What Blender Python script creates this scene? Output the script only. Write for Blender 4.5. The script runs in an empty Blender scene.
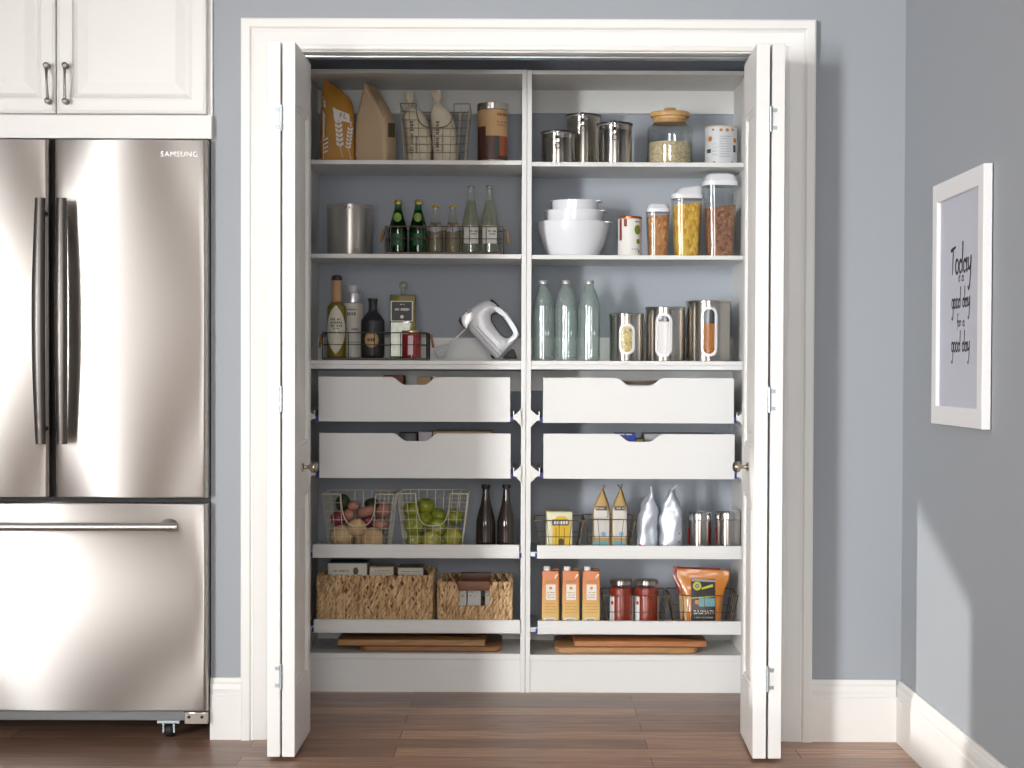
import bpy, bmesh, math, random
from mathutils import Vector, Matrix, noise
from mathutils.bvhtree import BVHTree
RND = random.Random(7)
PI = math.pi
sc = bpy.context.scene
COL = sc.collection

# ------------------------------------------------------------------ camera calibration
FPX = 1700.0
PITCH = math.radians(1.1)
ROLL = math.radians(0.2)
VPX, VPY = 526.0, 373.0
PPX = VPX
PPY = VPY + FPX * math.tan(PITCH)
CAM_Y = -5.0
_F = Vector((0, math.cos(PITCH), -math.sin(PITCH)))
_U0 = Vector((0, math.sin(PITCH), math.cos(PITCH)))
_R0 = Vector((1, 0, 0))
_R = _R0 * math.cos(ROLL) + _U0 * math.sin(ROLL)
_U = _U0 * math.cos(ROLL) - _R0 * math.sin(ROLL)


def ray(px, py):
    return _F + _R * ((px - PPX) / FPX) + _U * ((PPY - py) / FPX)


_d = ray(380, 740.0)
CAM_Z = -_d.z * (-CAM_Y - 0.012) / _d.y
CAM = Vector((0, CAM_Y, CAM_Z))


def UP(px, py, Y):
    """point of the place seen at a photo position, at distance plane Y -> (X, Z)"""
    d = ray(px, py)
    p = CAM + d * ((Y - CAM_Y) / d.y)
    return p.x, p.z


def UX(px, py, X):
    d = ray(px, py)
    p = CAM + d * (X / d.x)
    return p.y, p.z


def XW(px, Y, py=373):
    return UP(px, py, Y)[0]


def ZW(py, Y, px=526):
    return UP(px, py, Y)[1]


_d = ray(420, 692.3)
YC = CAM_Y + _d.y * (-CAM_Z / _d.z)      # cabinet fronts
CAB_DEPTH = 0.345
YB = YC + CAB_DEPTH                      # back wall of the closet

# ------------------------------------------------------------------ materials


def lin(c):
    c /= 255.0
    return c / 12.92 if c <= 0.04045 else ((c + 0.055) / 1.055) ** 2.4


def S(r, g, b):
    return (lin(r), lin(g), lin(b), 1.0)


def mul(c, k):
    return (min(1, c[0] * k), min(1, c[1] * k), min(1, c[2] * k), 1.0)


_mats = {}


def M(name, col, rough=0.5, metal=0.0, var=0.04, scale=25.0, bump=0.0, bscale=None, stretch=(1, 1, 1), spec=0.5,
      sub=0.0, coat=0.0, aniso=0.0):
    if name in _mats:
        return _mats[name]
    m = bpy.data.materials.new(name)
    m.use_nodes = True
    nt = m.node_tree
    b = nt.nodes['Principled BSDF']
    tc = nt.nodes.new('ShaderNodeTexCoord')
    mp = nt.nodes.new('ShaderNodeMapping')
    mp.inputs['Scale'].default_value = stretch
    nz = nt.nodes.new('ShaderNodeTexNoise')
    nz.inputs['Scale'].default_value = scale
    nz.inputs['Detail'].default_value = 3
    mx = nt.nodes.new('ShaderNodeMix')
    mx.data_type = 'RGBA'
    mx.inputs[6].default_value = mul(col, 1 - var)
    mx.inputs[7].default_value = mul(col, 1 + var)
    nt.links.new(tc.outputs['Object'], mp.inputs['Vector'])
    nt.links.new(mp.outputs['Vector'], nz.inputs['Vector'])
    nt.links.new(nz.outputs['Fac'], mx.inputs[0])
    nt.links.new(mx.outputs[2], b.inputs['Base Color'])
    b.inputs['Roughness'].default_value = rough
    b.inputs['Metallic'].default_value = metal
    b.inputs['Specular IOR Level'].default_value = spec
    if coat:
        b.inputs['Coat Weight'].default_value = coat
        b.inputs['Coat Roughness'].default_value = 0.06
    if aniso:
        # fine horizontal brushing spreads reflections up and down
        b.inputs['Anisotropic'].default_value = aniso
        b.inputs['Anisotropic Rotation'].default_value = 0.25
        tg = nt.nodes.new('ShaderNodeTangent')
        tg.direction_type = 'RADIAL'
        tg.axis = 'Z'
        nt.links.new(tg.outputs[0], b.inputs['Tangent'])
    if bump:
        nz2 = nt.nodes.new('ShaderNodeTexNoise')
        nz2.inputs['Scale'].default_value = bscale or scale
        nt.links.new(mp.outputs['Vector'], nz2.inputs['Vector'])
        bp = nt.nodes.new('ShaderNodeBump')
        bp.inputs['Strength'].default_value = bump
        bp.inputs['Distance'].default_value = 0.002
        nt.links.new(nz2.outputs['Fac'], bp.inputs['Height'])
        nt.links.new(bp.outputs['Normal'], b.inputs['Normal'])
    _mats[name] = m
    return m


def GLASS(name, tint=(1, 1, 1, 1), rough=0.02, ior=1.5, refl=1.9, haze=0.0):
    """thin glass: tinted see-through sheet with Fresnel reflection"""
    if name in _mats:
        return _mats[name]
    m = bpy.data.materials.new(name)
    m.use_nodes = True
    nt = m.node_tree
    nt.nodes.clear()
    out = nt.nodes.new('ShaderNodeOutputMaterial')
    tr = nt.nodes.new('ShaderNodeBsdfTransparent')
    tr.inputs['Color'].default_value = tint
    gl = nt.nodes.new('ShaderNodeBsdfGlossy')
    gl.inputs['Roughness'].default_value = rough
    fr = nt.nodes.new('ShaderNodeFresnel')
    fr.inputs['IOR'].default_value = ior
    mt = nt.nodes.new('ShaderNodeMath')
    mt.operation = 'MULTIPLY'
    mt.inputs[1].default_value = refl
    mx = nt.nodes.new('ShaderNodeMixShader')
    tc = nt.nodes.new('ShaderNodeTexCoord')
    nz = nt.nodes.new('ShaderNodeTexNoise')
    nz.inputs['Scale'].default_value = 60
    bp = nt.nodes.new('ShaderNodeBump')
    bp.inputs['Strength'].default_value = 0.08
    bp.inputs['Distance'].default_value = 0.001
    nt.links.new(tc.outputs['Object'], nz.inputs['Vector'])
    nt.links.new(nz.outputs['Fac'], bp.inputs['Height'])
    nt.links.new(bp.outputs['Normal'], gl.inputs['Normal'])
    # leaving the sheet is the same thin interface as entering it
    ge = nt.nodes.new('ShaderNodeNewGeometry')
    mr = nt.nodes.new('ShaderNodeMapRange')
    mr.inputs['To Min'].default_value = ior
    mr.inputs['To Max'].default_value = 1.0 / ior
    nt.links.new(ge.outputs['Backfacing'], mr.inputs['Value'])
    nt.links.new(mr.outputs[0], fr.inputs['IOR'])
    nt.links.new(fr.outputs[0], mt.inputs[0])
    nt.links.new(mt.outputs[0], mx.inputs[0])
    nt.links.new(tr.outputs[0], mx.inputs[1])
    nt.links.new(gl.outputs[0], mx.inputs[2])
    last = mx.outputs[0]
    if haze:
        # seedy, slightly milky glass
        df = nt.nodes.new('ShaderNodeBsdfDiffuse')
        df.inputs['Color'].default_value = (0.80, 0.88, 0.85, 1)
        tl = nt.nodes.new('ShaderNodeBsdfTranslucent')
        tl.inputs['Color'].default_value = (0.80, 0.88, 0.85, 1)
        ad = nt.nodes.new('ShaderNodeMixShader')
        ad.inputs[0].default_value = 0.4
        mh = nt.nodes.new('ShaderNodeMixShader')
        mh.inputs[0].default_value = haze
        nt.links.new(df.outputs[0], ad.inputs[1])
        nt.links.new(tl.outputs[0], ad.inputs[2])
        nt.links.new(last, mh.inputs[1])
        nt.links.new(ad.outputs[0], mh.inputs[2])
        last = mh.outputs[0]
    nt.links.new(last, out.inputs[0])
    _mats[name] = m
    return m


def RAMP(name, stops, axis='Z', rough=0.5, lo=0.0, hi=1.0, metal=0.0):
    """printed colour running along one object axis between lo and hi metres"""
    if name in _mats:
        return _mats[name]
    m = bpy.data.materials.new(name)
    m.use_nodes = True
    nt = m.node_tree
    b = nt.nodes['Principled BSDF']
    tc = nt.nodes.new('ShaderNodeTexCoord')
    sp = nt.nodes.new('ShaderNodeSeparateXYZ')
    mr = nt.nodes.new('ShaderNodeMapRange')
    mr.inputs['From Min'].default_value = lo
    mr.inputs['From Max'].default_value = hi
    cr = nt.nodes.new('ShaderNodeValToRGB')
    while len(cr.color_ramp.elements) < len(stops):
        cr.color_ramp.elements.new(0.5)
    for e, (p, c) in zip(cr.color_ramp.elements, stops):
        e.position = p
        e.color = c
    nt.links.new(tc.outputs['Object'], sp.inputs[0])
    nt.links.new(sp.outputs[axis], mr.inputs['Value'])
    nt.links.new(mr.outputs[0], cr.inputs[0])
    nt.links.new(cr.outputs[0], b.inputs['Base Color'])
    b.inputs['Roughness'].default_value = rough
    b.inputs['Metallic'].default_value = metal
    _mats[name] = m
    return m


def GRAIN(name, cols, scale=120.0, rough=0.6, bump=0.6, stretch=(1, 1, 1), spec=0.3):
    """voronoi cells of several colours: oats, pasta, cereal"""
    if name in _mats:
        return _mats[name]
    m = bpy.data.materials.new(name)
    m.use_nodes = True
    nt = m.node_tree
    b = nt.nodes['Principled BSDF']
    tc = nt.nodes.new('ShaderNodeTexCoord')
    mp = nt.nodes.new('ShaderNodeMapping')
    mp.inputs['Scale'].default_value = stretch
    vo = nt.nodes.new('ShaderNodeTexVoronoi')
    vo.inputs['Scale'].default_value = scale
    cr = nt.nodes.new('ShaderNodeValToRGB')
    while len(cr.color_ramp.elements) < len(cols):
        cr.color_ramp.elements.new(0.5)
    for i, (e, c) in enumerate(zip(cr.color_ramp.elements, cols)):
        e.position = i / (len(cols) - 1)
        e.color = c
    sx = nt.nodes.new('ShaderNodeSeparateColor')
    bp = nt.nodes.new('ShaderNodeBump')
    bp.inputs['Strength'].default_value = bump
    bp.inputs['Distance'].default_value = 0.004
    bp.invert = True
    nt.links.new(tc.outputs['Object'], mp.inputs['Vector'])
    nt.links.new(mp.outputs['Vector'], vo.inputs['Vector'])
    nt.links.new(vo.outputs['Color'], sx.inputs[0])
    nt.links.new(sx.outputs[0], cr.inputs[0])
    nt.links.new(cr.outputs[0], b.inputs['Base Color'])
    nt.links.new(vo.outputs['Distance'], bp.inputs['Height'])
    nt.links.new(bp.outputs['Normal'], b.inputs['Normal'])
    b.inputs['Roughness'].default_value = rough
    b.inputs['Specular IOR Level'].default_value = spec
    _mats[name] = m
    return m


def WOOD(name, c1, c2, scale=14.0, axis='X', rough=0.45, bump=0.1):
    if name in _mats:
        return _mats[name]
    st = {'X': (1.2, 14, 14), 'Y': (14, 1.2, 14), 'Z': (14, 14, 1.2)}[axis]
    m = bpy.data.materials.new(name)
    m.use_nodes = True
    nt = m.node_tree
    b = nt.nodes['Principled BSDF']
    tc = nt.nodes.new('ShaderNodeTexCoord')
    mp = nt.nodes.new('ShaderNodeMapping')
    mp.inputs['Scale'].default_value = st
    nz = nt.nodes.new('ShaderNodeTexNoise')
    nz.inputs['Scale'].default_value = scale
    nz.inputs['Detail'].default_value = 6
    nz.inputs['Distortion'].default_value = 0.6
    cr = nt.nodes.new('ShaderNodeValToRGB')
    cr.color_ramp.elements[0].position = 0.3
    cr.color_ramp.elements[1].position = 0.72
    cr.color_ramp.elements[0].color = c1
    cr.color_ramp.elements[1].color = c2
    nt.links.new(tc.outputs['Object'], mp.inputs['Vector'])
    nt.links.new(mp.outputs['Vector'], nz.inputs['Vector'])
    nt.links.new(nz.outputs['Fac'], cr.inputs[0])
    nt.links.new(cr.outputs[0], b.inputs['Base Color'])
    b.inputs['Roughness'].default_value = rough
    if bump:
        bp = nt.nodes.new('ShaderNodeBump')
        bp.inputs['Strength'].default_value = bump
        bp.inputs['Distance'].default_value = 0.002
        nt.links.new(nz.outputs['Fac'], bp.inputs['Height'])
        nt.links.new(bp.outputs['Normal'], b.inputs['Normal'])
    _mats[name] = m
    return m


# ------------------------------------------------------------------ mesh builders


def nb():
    return bmesh.new()


def box(bm, x0, x1, y0, y1, z0, z1, bev=0.0, seg=2):
    t = bmesh.new()
    vs = [t.verts.new((x, y, z)) for z in (z0, z1) for y in (y0, y1) for x in (x0, x1)]
    for f in ((0, 2, 3, 1), (4, 5, 7, 6), (0, 1, 5, 4), (2, 6, 7, 3), (0, 4, 6, 2), (1, 3, 7, 5)):
        t.faces.new([vs[i] for i in f])
    if bev:
        bmesh.ops.bevel(t, geom=t.edges[:], offset=bev, segments=seg, affect='EDGES', profile=0.5)
    merge(bm, t)
    return bm


def merge(bm, t, mat=None):
    mp = {}
    for v in t.verts:
        mp[v] = bm.verts.new(mat @ v.co if mat else v.co)
    for f in t.faces:
        try:
            nf = bm.faces.new([mp[v] for v in f.verts])
            nf.material_index = f.material_index
            nf.smooth = f.smooth
        except ValueError:
            pass
    t.free()


def loft(bm, rings, cap0=True, cap1=True, closed=True):
    rs = [[bm.verts.new(p) for p in r] for r in rings]
    n = len(rs[0])
    for a, b in zip(rs, rs[1:]):
        for i in range(n if closed else n - 1):
            j = (i + 1) % n
            bm.faces.new((a[i], a[j], b[j], b[i]))
    if cap0:
        bm.faces.new(list(reversed(rs[0])))
    if cap1:
        bm.faces.new(rs[-1])
    return bm


def lathe(bm, prof, seg=40, cx=0.0, cy=0.0, sy=1.0, cap0=True, cap1=True):
    rings = []
    for r, z in prof:
        r = max(r, 0.0003)
        rings.append([(cx + r * math.cos(2 * PI * i / seg), cy + sy * r * math.sin(2 * PI * i / seg), z) for i in range(seg)])
    return loft(bm, rings, cap0, cap1)


def smooth_prof(pts, n=6, mono=None):
    """Catmull-Rom through profile points; coordinate mono may not overshoot"""
    out = []
    P = [pts[0]] + list(pts) + [pts[-1]]
    for i in range(1, len(P) - 2):
        p0, p1, p2, p3 = P[i - 1], P[i], P[i + 1], P[i + 2]
        for k in range(n):
            t = k / n
            out.append(tuple(0.5 * (2 * p1[a] + (p2[a] - p0[a]) * t + (2 * p0[a] - 5 * p1[a] + 4 * p2[a] - p3[a]) * t * t
                                    + (3 * p1[a] - p0[a] - 3 * p2[a] + p3[a]) * t ** 3) for a in range(len(p1))))
            if mono is not None:
                q = list(out[-1])
                q[mono] = min(max(q[mono], min(p1[mono], p2[mono])), max(p1[mono], p2[mono]))
                out[-1] = tuple(q)
    out.append(tuple(pts[-1]))
    return out


def lprof(pts, n=6):
    return smooth_prof(pts, n, 1)


def tube(bm, pts, r, seg=8, closed=False, rads=None):
    pts = [Vector(p) for p in pts]
    n = len(pts)
    rings = []
    ref = None
    for i, p in enumerate(pts):
        if closed:
            t = (pts[(i + 1) % n] - pts[i - 1]).normalized()
        else:
            t = (pts[min(i + 1, n - 1)] - pts[max(i - 1, 0)]).normalized()
        if ref is None:
            ref = Vector((0, 0, 1)) if abs(t.z) < 0.9 else Vector((1, 0, 0))
        a = t.cross(ref)
        if a.length < 1e-5:
            a = t.cross(Vector((0, 1, 0.3)))
        a.normalize()
        b = a.cross(t).normalized()
        ref = b
        rr = rads[i] if rads else r
        rings.append([p + a * (rr * math.cos(2 * PI * k / seg)) + b * (rr * math.sin(2 * PI * k / seg)) for k in range(seg)])
    if closed:
        rings.append(rings[0])
        loft(bm, rings, False, False)
    else:
        loft(bm, rings)
    return bm


def sring(z, cx, cy, hx, hy, e=2.0, n=36, tilt=0.0, rot=0.0):
    out = []
    for i in range(n):
        a = 2 * PI * i / n
        c, s = math.cos(a), math.sin(a)
        x = hx * math.copysign(abs(c) ** (2 / e), c)
        y = hy * math.copysign(abs(s) ** (2 / e), s)
        if rot:
            x, y = x * math.cos(rot) - y * math.sin(rot), x * math.sin(rot) + y * math.cos(rot)
        out.append((cx + x, cy + y, z + tilt * x))
    return out


def bag_bm(keys, n=40, sub=5, wr=0.0012, seed=0, ws=45):
    """soft bag: key rings (z, cx, cy, hx, hy, e, tilt) interpolated smoothly, then wrinkled"""
    ks = smooth_prof(keys, sub, 0)
    bm = nb()
    loft(bm, [sring(k[0], k[1], k[2], max(k[3], .0012), max(k[4], .0012), max(k[5], 1.4), n, k[6]) for k in ks])
    if wr:
        zmin = min(v.co.z for v in bm.verts)
        off = Vector((seed * 3.1, seed * 1.7, seed))
        bm.normal_update()
        for v in bm.verts:
            if v.co.z > zmin + .004:
                d = noise.fractal(v.co * ws + off, 0.8, 2.0, 3)
                v.co += v.normal * d * wr
    return bm


def offset_poly(poly, d):
    n = len(poly)
    area = sum(poly[i][0] * poly[(i + 1) % n][1] - poly[(i + 1) % n][0] * poly[i][1] for i in range(n))
    sg = 1 if area > 0 else -1
    out = []
    for i in range(n):
        p0, p1, p2 = Vector(poly[i - 1]), Vector(poly[i]), Vector(poly[(i + 1) % n])
        a = (p1 - p0).normalized()
        b = (p2 - p1).normalized()
        na = Vector((-a.y, a.x)) * sg
        nbv = Vector((-b.y, b.x)) * sg
        m = na + nbv
        if m.length < 1e-6:
            m = na
        m.normalize()
        k = max(0.5, m.dot(na))
        q = p1 + m * (d / k)
        out.append((q.x, q.y))
    return out


def prism_xz(bm, poly, y0, y1, r=0.0, holes=(), nr=1):
    """outline in the XZ plane given depth from y0 to y1, its rims rounded by r"""
    if r:
        prof = []
        for k in range(nr + 1):
            a = PI / 2 * k / nr
            prof.append((y0 + r - r * math.sin(PI / 2 - a + 0) if False else y0 + r * (1 - math.sin(a)), r * (1 - math.cos(a))))
        prof = [(y0 + r * (1 - math.sin(PI / 2 * (1 - k / nr))), r * (1 - math.cos(PI / 2 * (1 - k / nr)))) for k in range(nr + 1)]
        prof = prof + [(y1 - (y - y0), d) for y, d in reversed(prof)]
    else:
        prof = [(y0, 0), (y1, 0)]
    caps = {0: [], len(prof) - 1: []}
    for hi, loop in enumerate([poly] + list(holes)):
        prev = None
        for li, (y, d) in enumerate(prof):
            lp = offset_poly(loop, d if hi == 0 else -d) if d else loop
            vs = [bm.verts.new((p[0], y, p[1])) for p in lp]
            if li in caps:
                caps[li].append(vs)
            if prev:
                n = len(vs)
                for i in range(n):
                    j = (i + 1) % n
                    bm.faces.new((prev[i], prev[j], vs[j], vs[i]))
            prev = vs
    for li, loops in caps.items():
        if not holes:
            bm.faces.new(loops[0])
        else:
            es = []
            for vs in loops:
                for i in range(len(vs)):
                    e = bm.edges.get((vs[i], vs[(i + 1) % len(vs)]))
                    es.append(e)
            bmesh.ops.triangle_fill(bm, use_beauty=True, use_dissolve=False, edges=es)
    return bm


def rrect(x0, x1, z0, z1, r, n=5):
    pts = []
    for cx, cz, a0 in ((x1 - r, z1 - r, 0), (x0 + r, z1 - r, PI / 2), (x0 + r, z0 + r, PI), (x1 - r, z0 + r, 1.5 * PI)):
        for k in range(n + 1):
            a = a0 + PI / 2 * k / n
            pts.append((cx + r * math.cos(a), cz + r * math.sin(a)))
    return pts


def rot_bm(bm, rx=0, ry=0, rz=0, loc=(0, 0, 0)):
    m = Matrix.Translation(loc) @ Matrix.Rotation(rz, 4, 'Z') @ Matrix.Rotation(ry, 4, 'Y') @ Matrix.Rotation(rx, 4, 'X')
    bmesh.ops.transform(bm, matrix=m, verts=bm.verts[:])
    return bm


# ------------------------------------------------------------------ objects


def obj(name, bm, mat, parent=None, loc=None, rz=0.0, smooth=40.0, label=None, keep=False):
    bmesh.ops.recalc_face_normals(bm, faces=bm.faces[:])
    me = bpy.data.meshes.new(name)
    bm.to_mesh(me)
    if not keep:
        bm.free()
    mats = mat if isinstance(mat, (list, tuple)) else [mat]
    for m in mats:
        me.materials.append(m)
    if smooth:
        me.polygons.foreach_set('use_smooth', [True] * len(me.polygons))
        me.set_sharp_from_angle(angle=math.radians(smooth))
    o = bpy.data.objects.new(name, me)
    COL.objects.link(o)
    if parent:
        o.parent = parent
    if loc:
        o.location = loc
    if rz:
        o.rotation_euler.z = rz
    if label:
        o['label'] = label
    return o


def tag(o, label, cat, group=None):
    o['label'] = label
    o['category'] = cat
    if group:
        o['group'] = group
    return o


def struct(name, bm, mat, smooth=0, parent=None):
    o = obj(name, bm, mat, parent, smooth=smooth)
    if not parent:
        o['kind'] = 'structure'
    return o


def thing(name, label, cat, loc=(0, 0, 0), rz=0.0, group=None):
    o = bpy.data.objects.new(name, None)
    o.empty_display_size = 0.05
    COL.objects.link(o)
    o.location = loc
    o.rotation_euler.z = rz
    return tag(o, label, cat, group)


def copy_thing(root, loc, label=None, rz=None, scale=None):
    r = root.copy()
    COL.objects.link(r)
    r.location = loc
    if rz is not None:
        r.rotation_euler.z = rz
    if scale:
        r.scale = scale
    if label:
        r['label'] = label
    for ch in list(root.children):
        c = ch.copy()
        COL.objects.link(c)
        c.parent = r
        for g in list(ch.children):
            d = g.copy()
            COL.objects.link(d)
            d.parent = c
    return r


def text_geo(s, size, space=1.0):
    cu = bpy.data.curves.new('t', 'FONT')
    cu.body = s
    cu.size = size
    cu.align_x = 'CENTER'
    cu.align_y = 'CENTER'
    cu.space_character = space
    cu.resolution_u = 3
    o = bpy.data.objects.new('t', cu)
    me = bpy.data.meshes.new_from_object(o)
    vs = [(v.co.x, v.co.y) for v in me.vertices]
    fs = [tuple(p.vertices) for p in me.polygons]
    bpy.data.objects.remove(o)
    bpy.data.meshes.remove(me)
    bpy.data.curves.remove(cu)
    return vs, fs


class Print:
    """flat print (x, z) collected as small cells, then laid on a surface"""

    def __init__(self):
        self.v, self.f = [], []

    def rect(self, x0, x1, z0, z1, n=1, m=1):
        return self.quad((x0, z0), (x1, z0), (x1, z1), (x0, z1), n, m)

    def quad(self, a, b, c, d, n=1, m=1):
        base = len(self.v)
        for j in range(m + 1):
            t = j / m
            for i in range(n + 1):
                s = i / n
                self.v.append(tuple((1 - t) * ((1 - s) * a[k] + s * b[k]) + t * ((1 - s) * d[k] + s * c[k]) for k in (0, 1)))
        for j in range(m):
            for i in range(n):
                q = base + j * (n + 1) + i
                self.f.append((q, q + 1, q + n + 2, q + n + 1))
        return self

    def poly(self, pts):
        base = len(self.v)
        self.v += [tuple(p) for p in pts]
        self.f.append(tuple(range(base, base + len(pts))))
        return self

    def disc(self, x, z, r, rz=None, n=18):
        rz = rz or r
        base = len(self.v)
        self.v.append((x, z))
        for k in (1, 2, 3):
            self.v += [(x + r * k / 3 * math.cos(2 * PI * i / n), z + rz * k / 3 * math.sin(2 * PI * i / n)) for i in range(n)]
        for i in range(n):
            j = (i + 1) % n
            self.f.append((base, base + 1 + i, base + 1 + j))
            for k in (0, 1):
                q = base + 1 + k * n
                self.f.append((q + i, q + n + i, q + n + j, q + j))
        return self

    def ring(self, x, z, r0, r1, n=20):
        for i in range(n):
            a, b = 2 * PI * i / n, 2 * PI * (i + 1) / n
            self.quad((x + r0 * math.cos(a), z + r0 * math.sin(a)), (x + r0 * math.cos(b), z + r0 * math.sin(b)),
                      (x + r1 * math.cos(b), z + r1 * math.sin(b)), (x + r1 * math.cos(a), z + r1 * math.sin(a)))
        return self

    def text(self, s, x, z, size, space=1.0, sx=1.0, rot=0.0):
        vs, fs = text_geo(s, size, space)
        base = len(self.v)
        c, sn = math.cos(rot), math.sin(rot)
        self.v += [(x + v[0] * sx * c - v[1] * sn, z + v[0] * sx * sn + v[1] * c) for v in vs]
        self.f += [tuple(i + base for i in f) for f in fs]
        return self

    def squiggle(self, x0, x1, z, h, seed=1, fill=0.7):
        """a row of marks too small to read"""
        r = random.Random(seed)
        x = x0
        while x < x1 - h * .3:
            w = h * r.uniform(.35, .8)
            if r.random() < .88:
                hh = h * r.uniform(.6, 1.0)
                self.rect(x, min(x1, x + w * fill), z - hh / 2, z + hh / 2)
            x += w
        return self

    def stroke(self, pts, w0, w1=None):
        w1 = w1 or w0
        n = len(pts)
        ls, rs = [], []
        for i, p in enumerate(pts):
            a = Vector(pts[max(i - 1, 0)])
            b = Vector(pts[min(i + 1, n - 1)])
            t = b - a
            if t.length < 1e-9:
                t = Vector((1, 0))
            t.normalize()
            w = (w0 + (w1 - w0) * i / max(1, n - 1)) / 2
            ls.append((p[0] - t.y * w, p[1] + t.x * w))
            rs.append((p[0] + t.y * w, p[1] - t.x * w))
        for i in range(n - 1):
            self.quad(ls[i], ls[i + 1], rs[i + 1], rs[i])
        return self

    def flat(self, y):
        bm = nb()
        vs = [bm.verts.new((x, y, z)) for x, z in self.v]
        self._faces(bm, vs)
        return bm

    def cyl(self, r, cx=0, cy=0, off=0.0006, ang=0.0):
        bm = nb()
        vs = [bm.verts.new((cx + (r + off) * math.sin(x / r + ang), cy - (r + off) * math.cos(x / r + ang), z)) for x, z in self.v]
        self._faces(bm, vs)
        return bm

    def onto(self, tree, off=0.0012, yfrom=-1.0):
        bm = nb()
        vs = []
        for x, z in self.v:
            h = tree.ray_cast(Vector((x, yfrom, z)), Vector((0, 1, 0)))
            if h[0] is None:
                h2 = tree.find_nearest(Vector((x, -0.05, z)))
                co, nn = h2[0], h2[1]
            else:
                co, nn = h[0], h[1]
            if nn.y > 0:
                nn = -nn
            vs.append(bm.verts.new(co + nn * off))
        self._faces(bm, vs)
        return bm

    def _faces(self, bm, vs):
        for f in self.f:
            try:
                bm.faces.new([vs[i] for i in f])
            except ValueError:
                pass


def put(name, pr_bm, mat, parent, label=None):
    # printed sheets keep their facing
    me = bpy.data.meshes.new(name)
    pr_bm.to_mesh(me)
    pr_bm.free()
    me.materials.append(mat)
    o = bpy.data.objects.new(name, me)
    COL.objects.link(o)
    o.parent = parent
    if label:
        o['label'] = label
    return o


def tree_of(bm):
    return BVHTree.FromBMesh(bm)
SUN_E, KEY_E, FILL_E, CEIL_E, FRONT_E, EXPO = 2.3, 58.0, 1.5, 20.0, 122.0, -0.06
# ------------------------------------------------------------------ shared materials
WHITE = M('white_lacquer', S(232, 232, 229), 0.38, var=0.01, scale=6)
TRIMW = M('white_trim_paint', S(232, 231, 227), 0.4, var=0.01, scale=6)
DOORW = M('white_door_paint', S(234, 233, 230), 0.4, var=0.01, scale=6)
UPPERW = M('warm_white_cabinet_paint', S(230, 229, 225), 0.4, var=0.01, scale=5)
WALLB = M('blue_grey_wall_paint', S(160, 165, 170), 0.75, var=0.012, scale=3, bump=0.03, bscale=180, spec=0.25)
CLOSETB = M('blue_grey_wall_paint_lit', S(172, 178, 186), 0.75, var=0.012, scale=3, spec=0.25)  # same paint as the walls, lightened to stand for light inside the closet
ROOMW = M('white_room_paint', S(226, 226, 224), 0.8, var=0.01, scale=2)
STEEL = M('brushed_stainless', S(202, 198, 193), 0.40, 1.0, var=0.012, scale=8, stretch=(60, 60, 1), aniso=0.97)
STEELD = M('dark_steel', S(104, 100, 97), 0.36, 1.0, var=0.03, scale=20)
STEELH = M('handle_steel', S(168, 165, 161), 0.36, 1.0, var=0.02, scale=20)
STEELC = M('can_steel', S(212, 206, 197), 0.28, 1.0, var=0.02, scale=10, aniso=0.95)
STEELP = M('satin_pot_steel', S(230, 226, 219), 0.42, 0.9, var=0.02, scale=10, aniso=0.95)
CHROME = M('polished_chrome', S(214, 212, 210), 0.1, 1.0, var=0.01)
PEWTER = M('pewter', S(128, 122, 116), 0.32, 1.0, var=0.05, scale=60)
NICKEL = M('satin_nickel', S(176, 166, 152), 0.25, 1.0, var=0.03)
HINGEM = M('zinc_hinge', S(176, 186, 192), 0.3, 0.8, var=0.03)
BLACKP = M('black_plastic', S(18, 18, 19), 0.6, var=0.05)
DGREY = M('dark_grey_enamel', S(22, 22, 24), 0.6, var=0.05)
GREYP = M('grey_plastic', S(120, 121, 122), 0.45, var=0.04)
BLUEP = M('blue_plastic', S(44, 44, 140), 0.4, var=0.05)
BRASSW = M('antique_brass_wire', S(136, 124, 98), 0.42, 0.6, var=0.05)
DARKW = M('dark_iron_wire', S(62, 54, 48), 0.45, 0.6, var=0.08)
BRONZEW = M('bronze_wire', S(112, 98, 76), 0.42, 0.7, var=0.06)
INK = M('black_ink', S(58, 55, 58), 0.6, var=0.03)
INKG = M('grey_ink', S(120, 114, 108), 0.6, var=0.03)
PAPERW = M('white_label_paper', S(232, 230, 224), 0.55, var=0.02)
CREAM = M('cream_label_paper', S(216, 196, 152), 0.6, var=0.03)
CLEAR = GLASS('clear_glass', (0.97, 0.98, 0.98, 1))
FOIL = M('silver_foil', S(206, 212, 222), 0.40, 0.55, var=0.03, scale=10)


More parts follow.
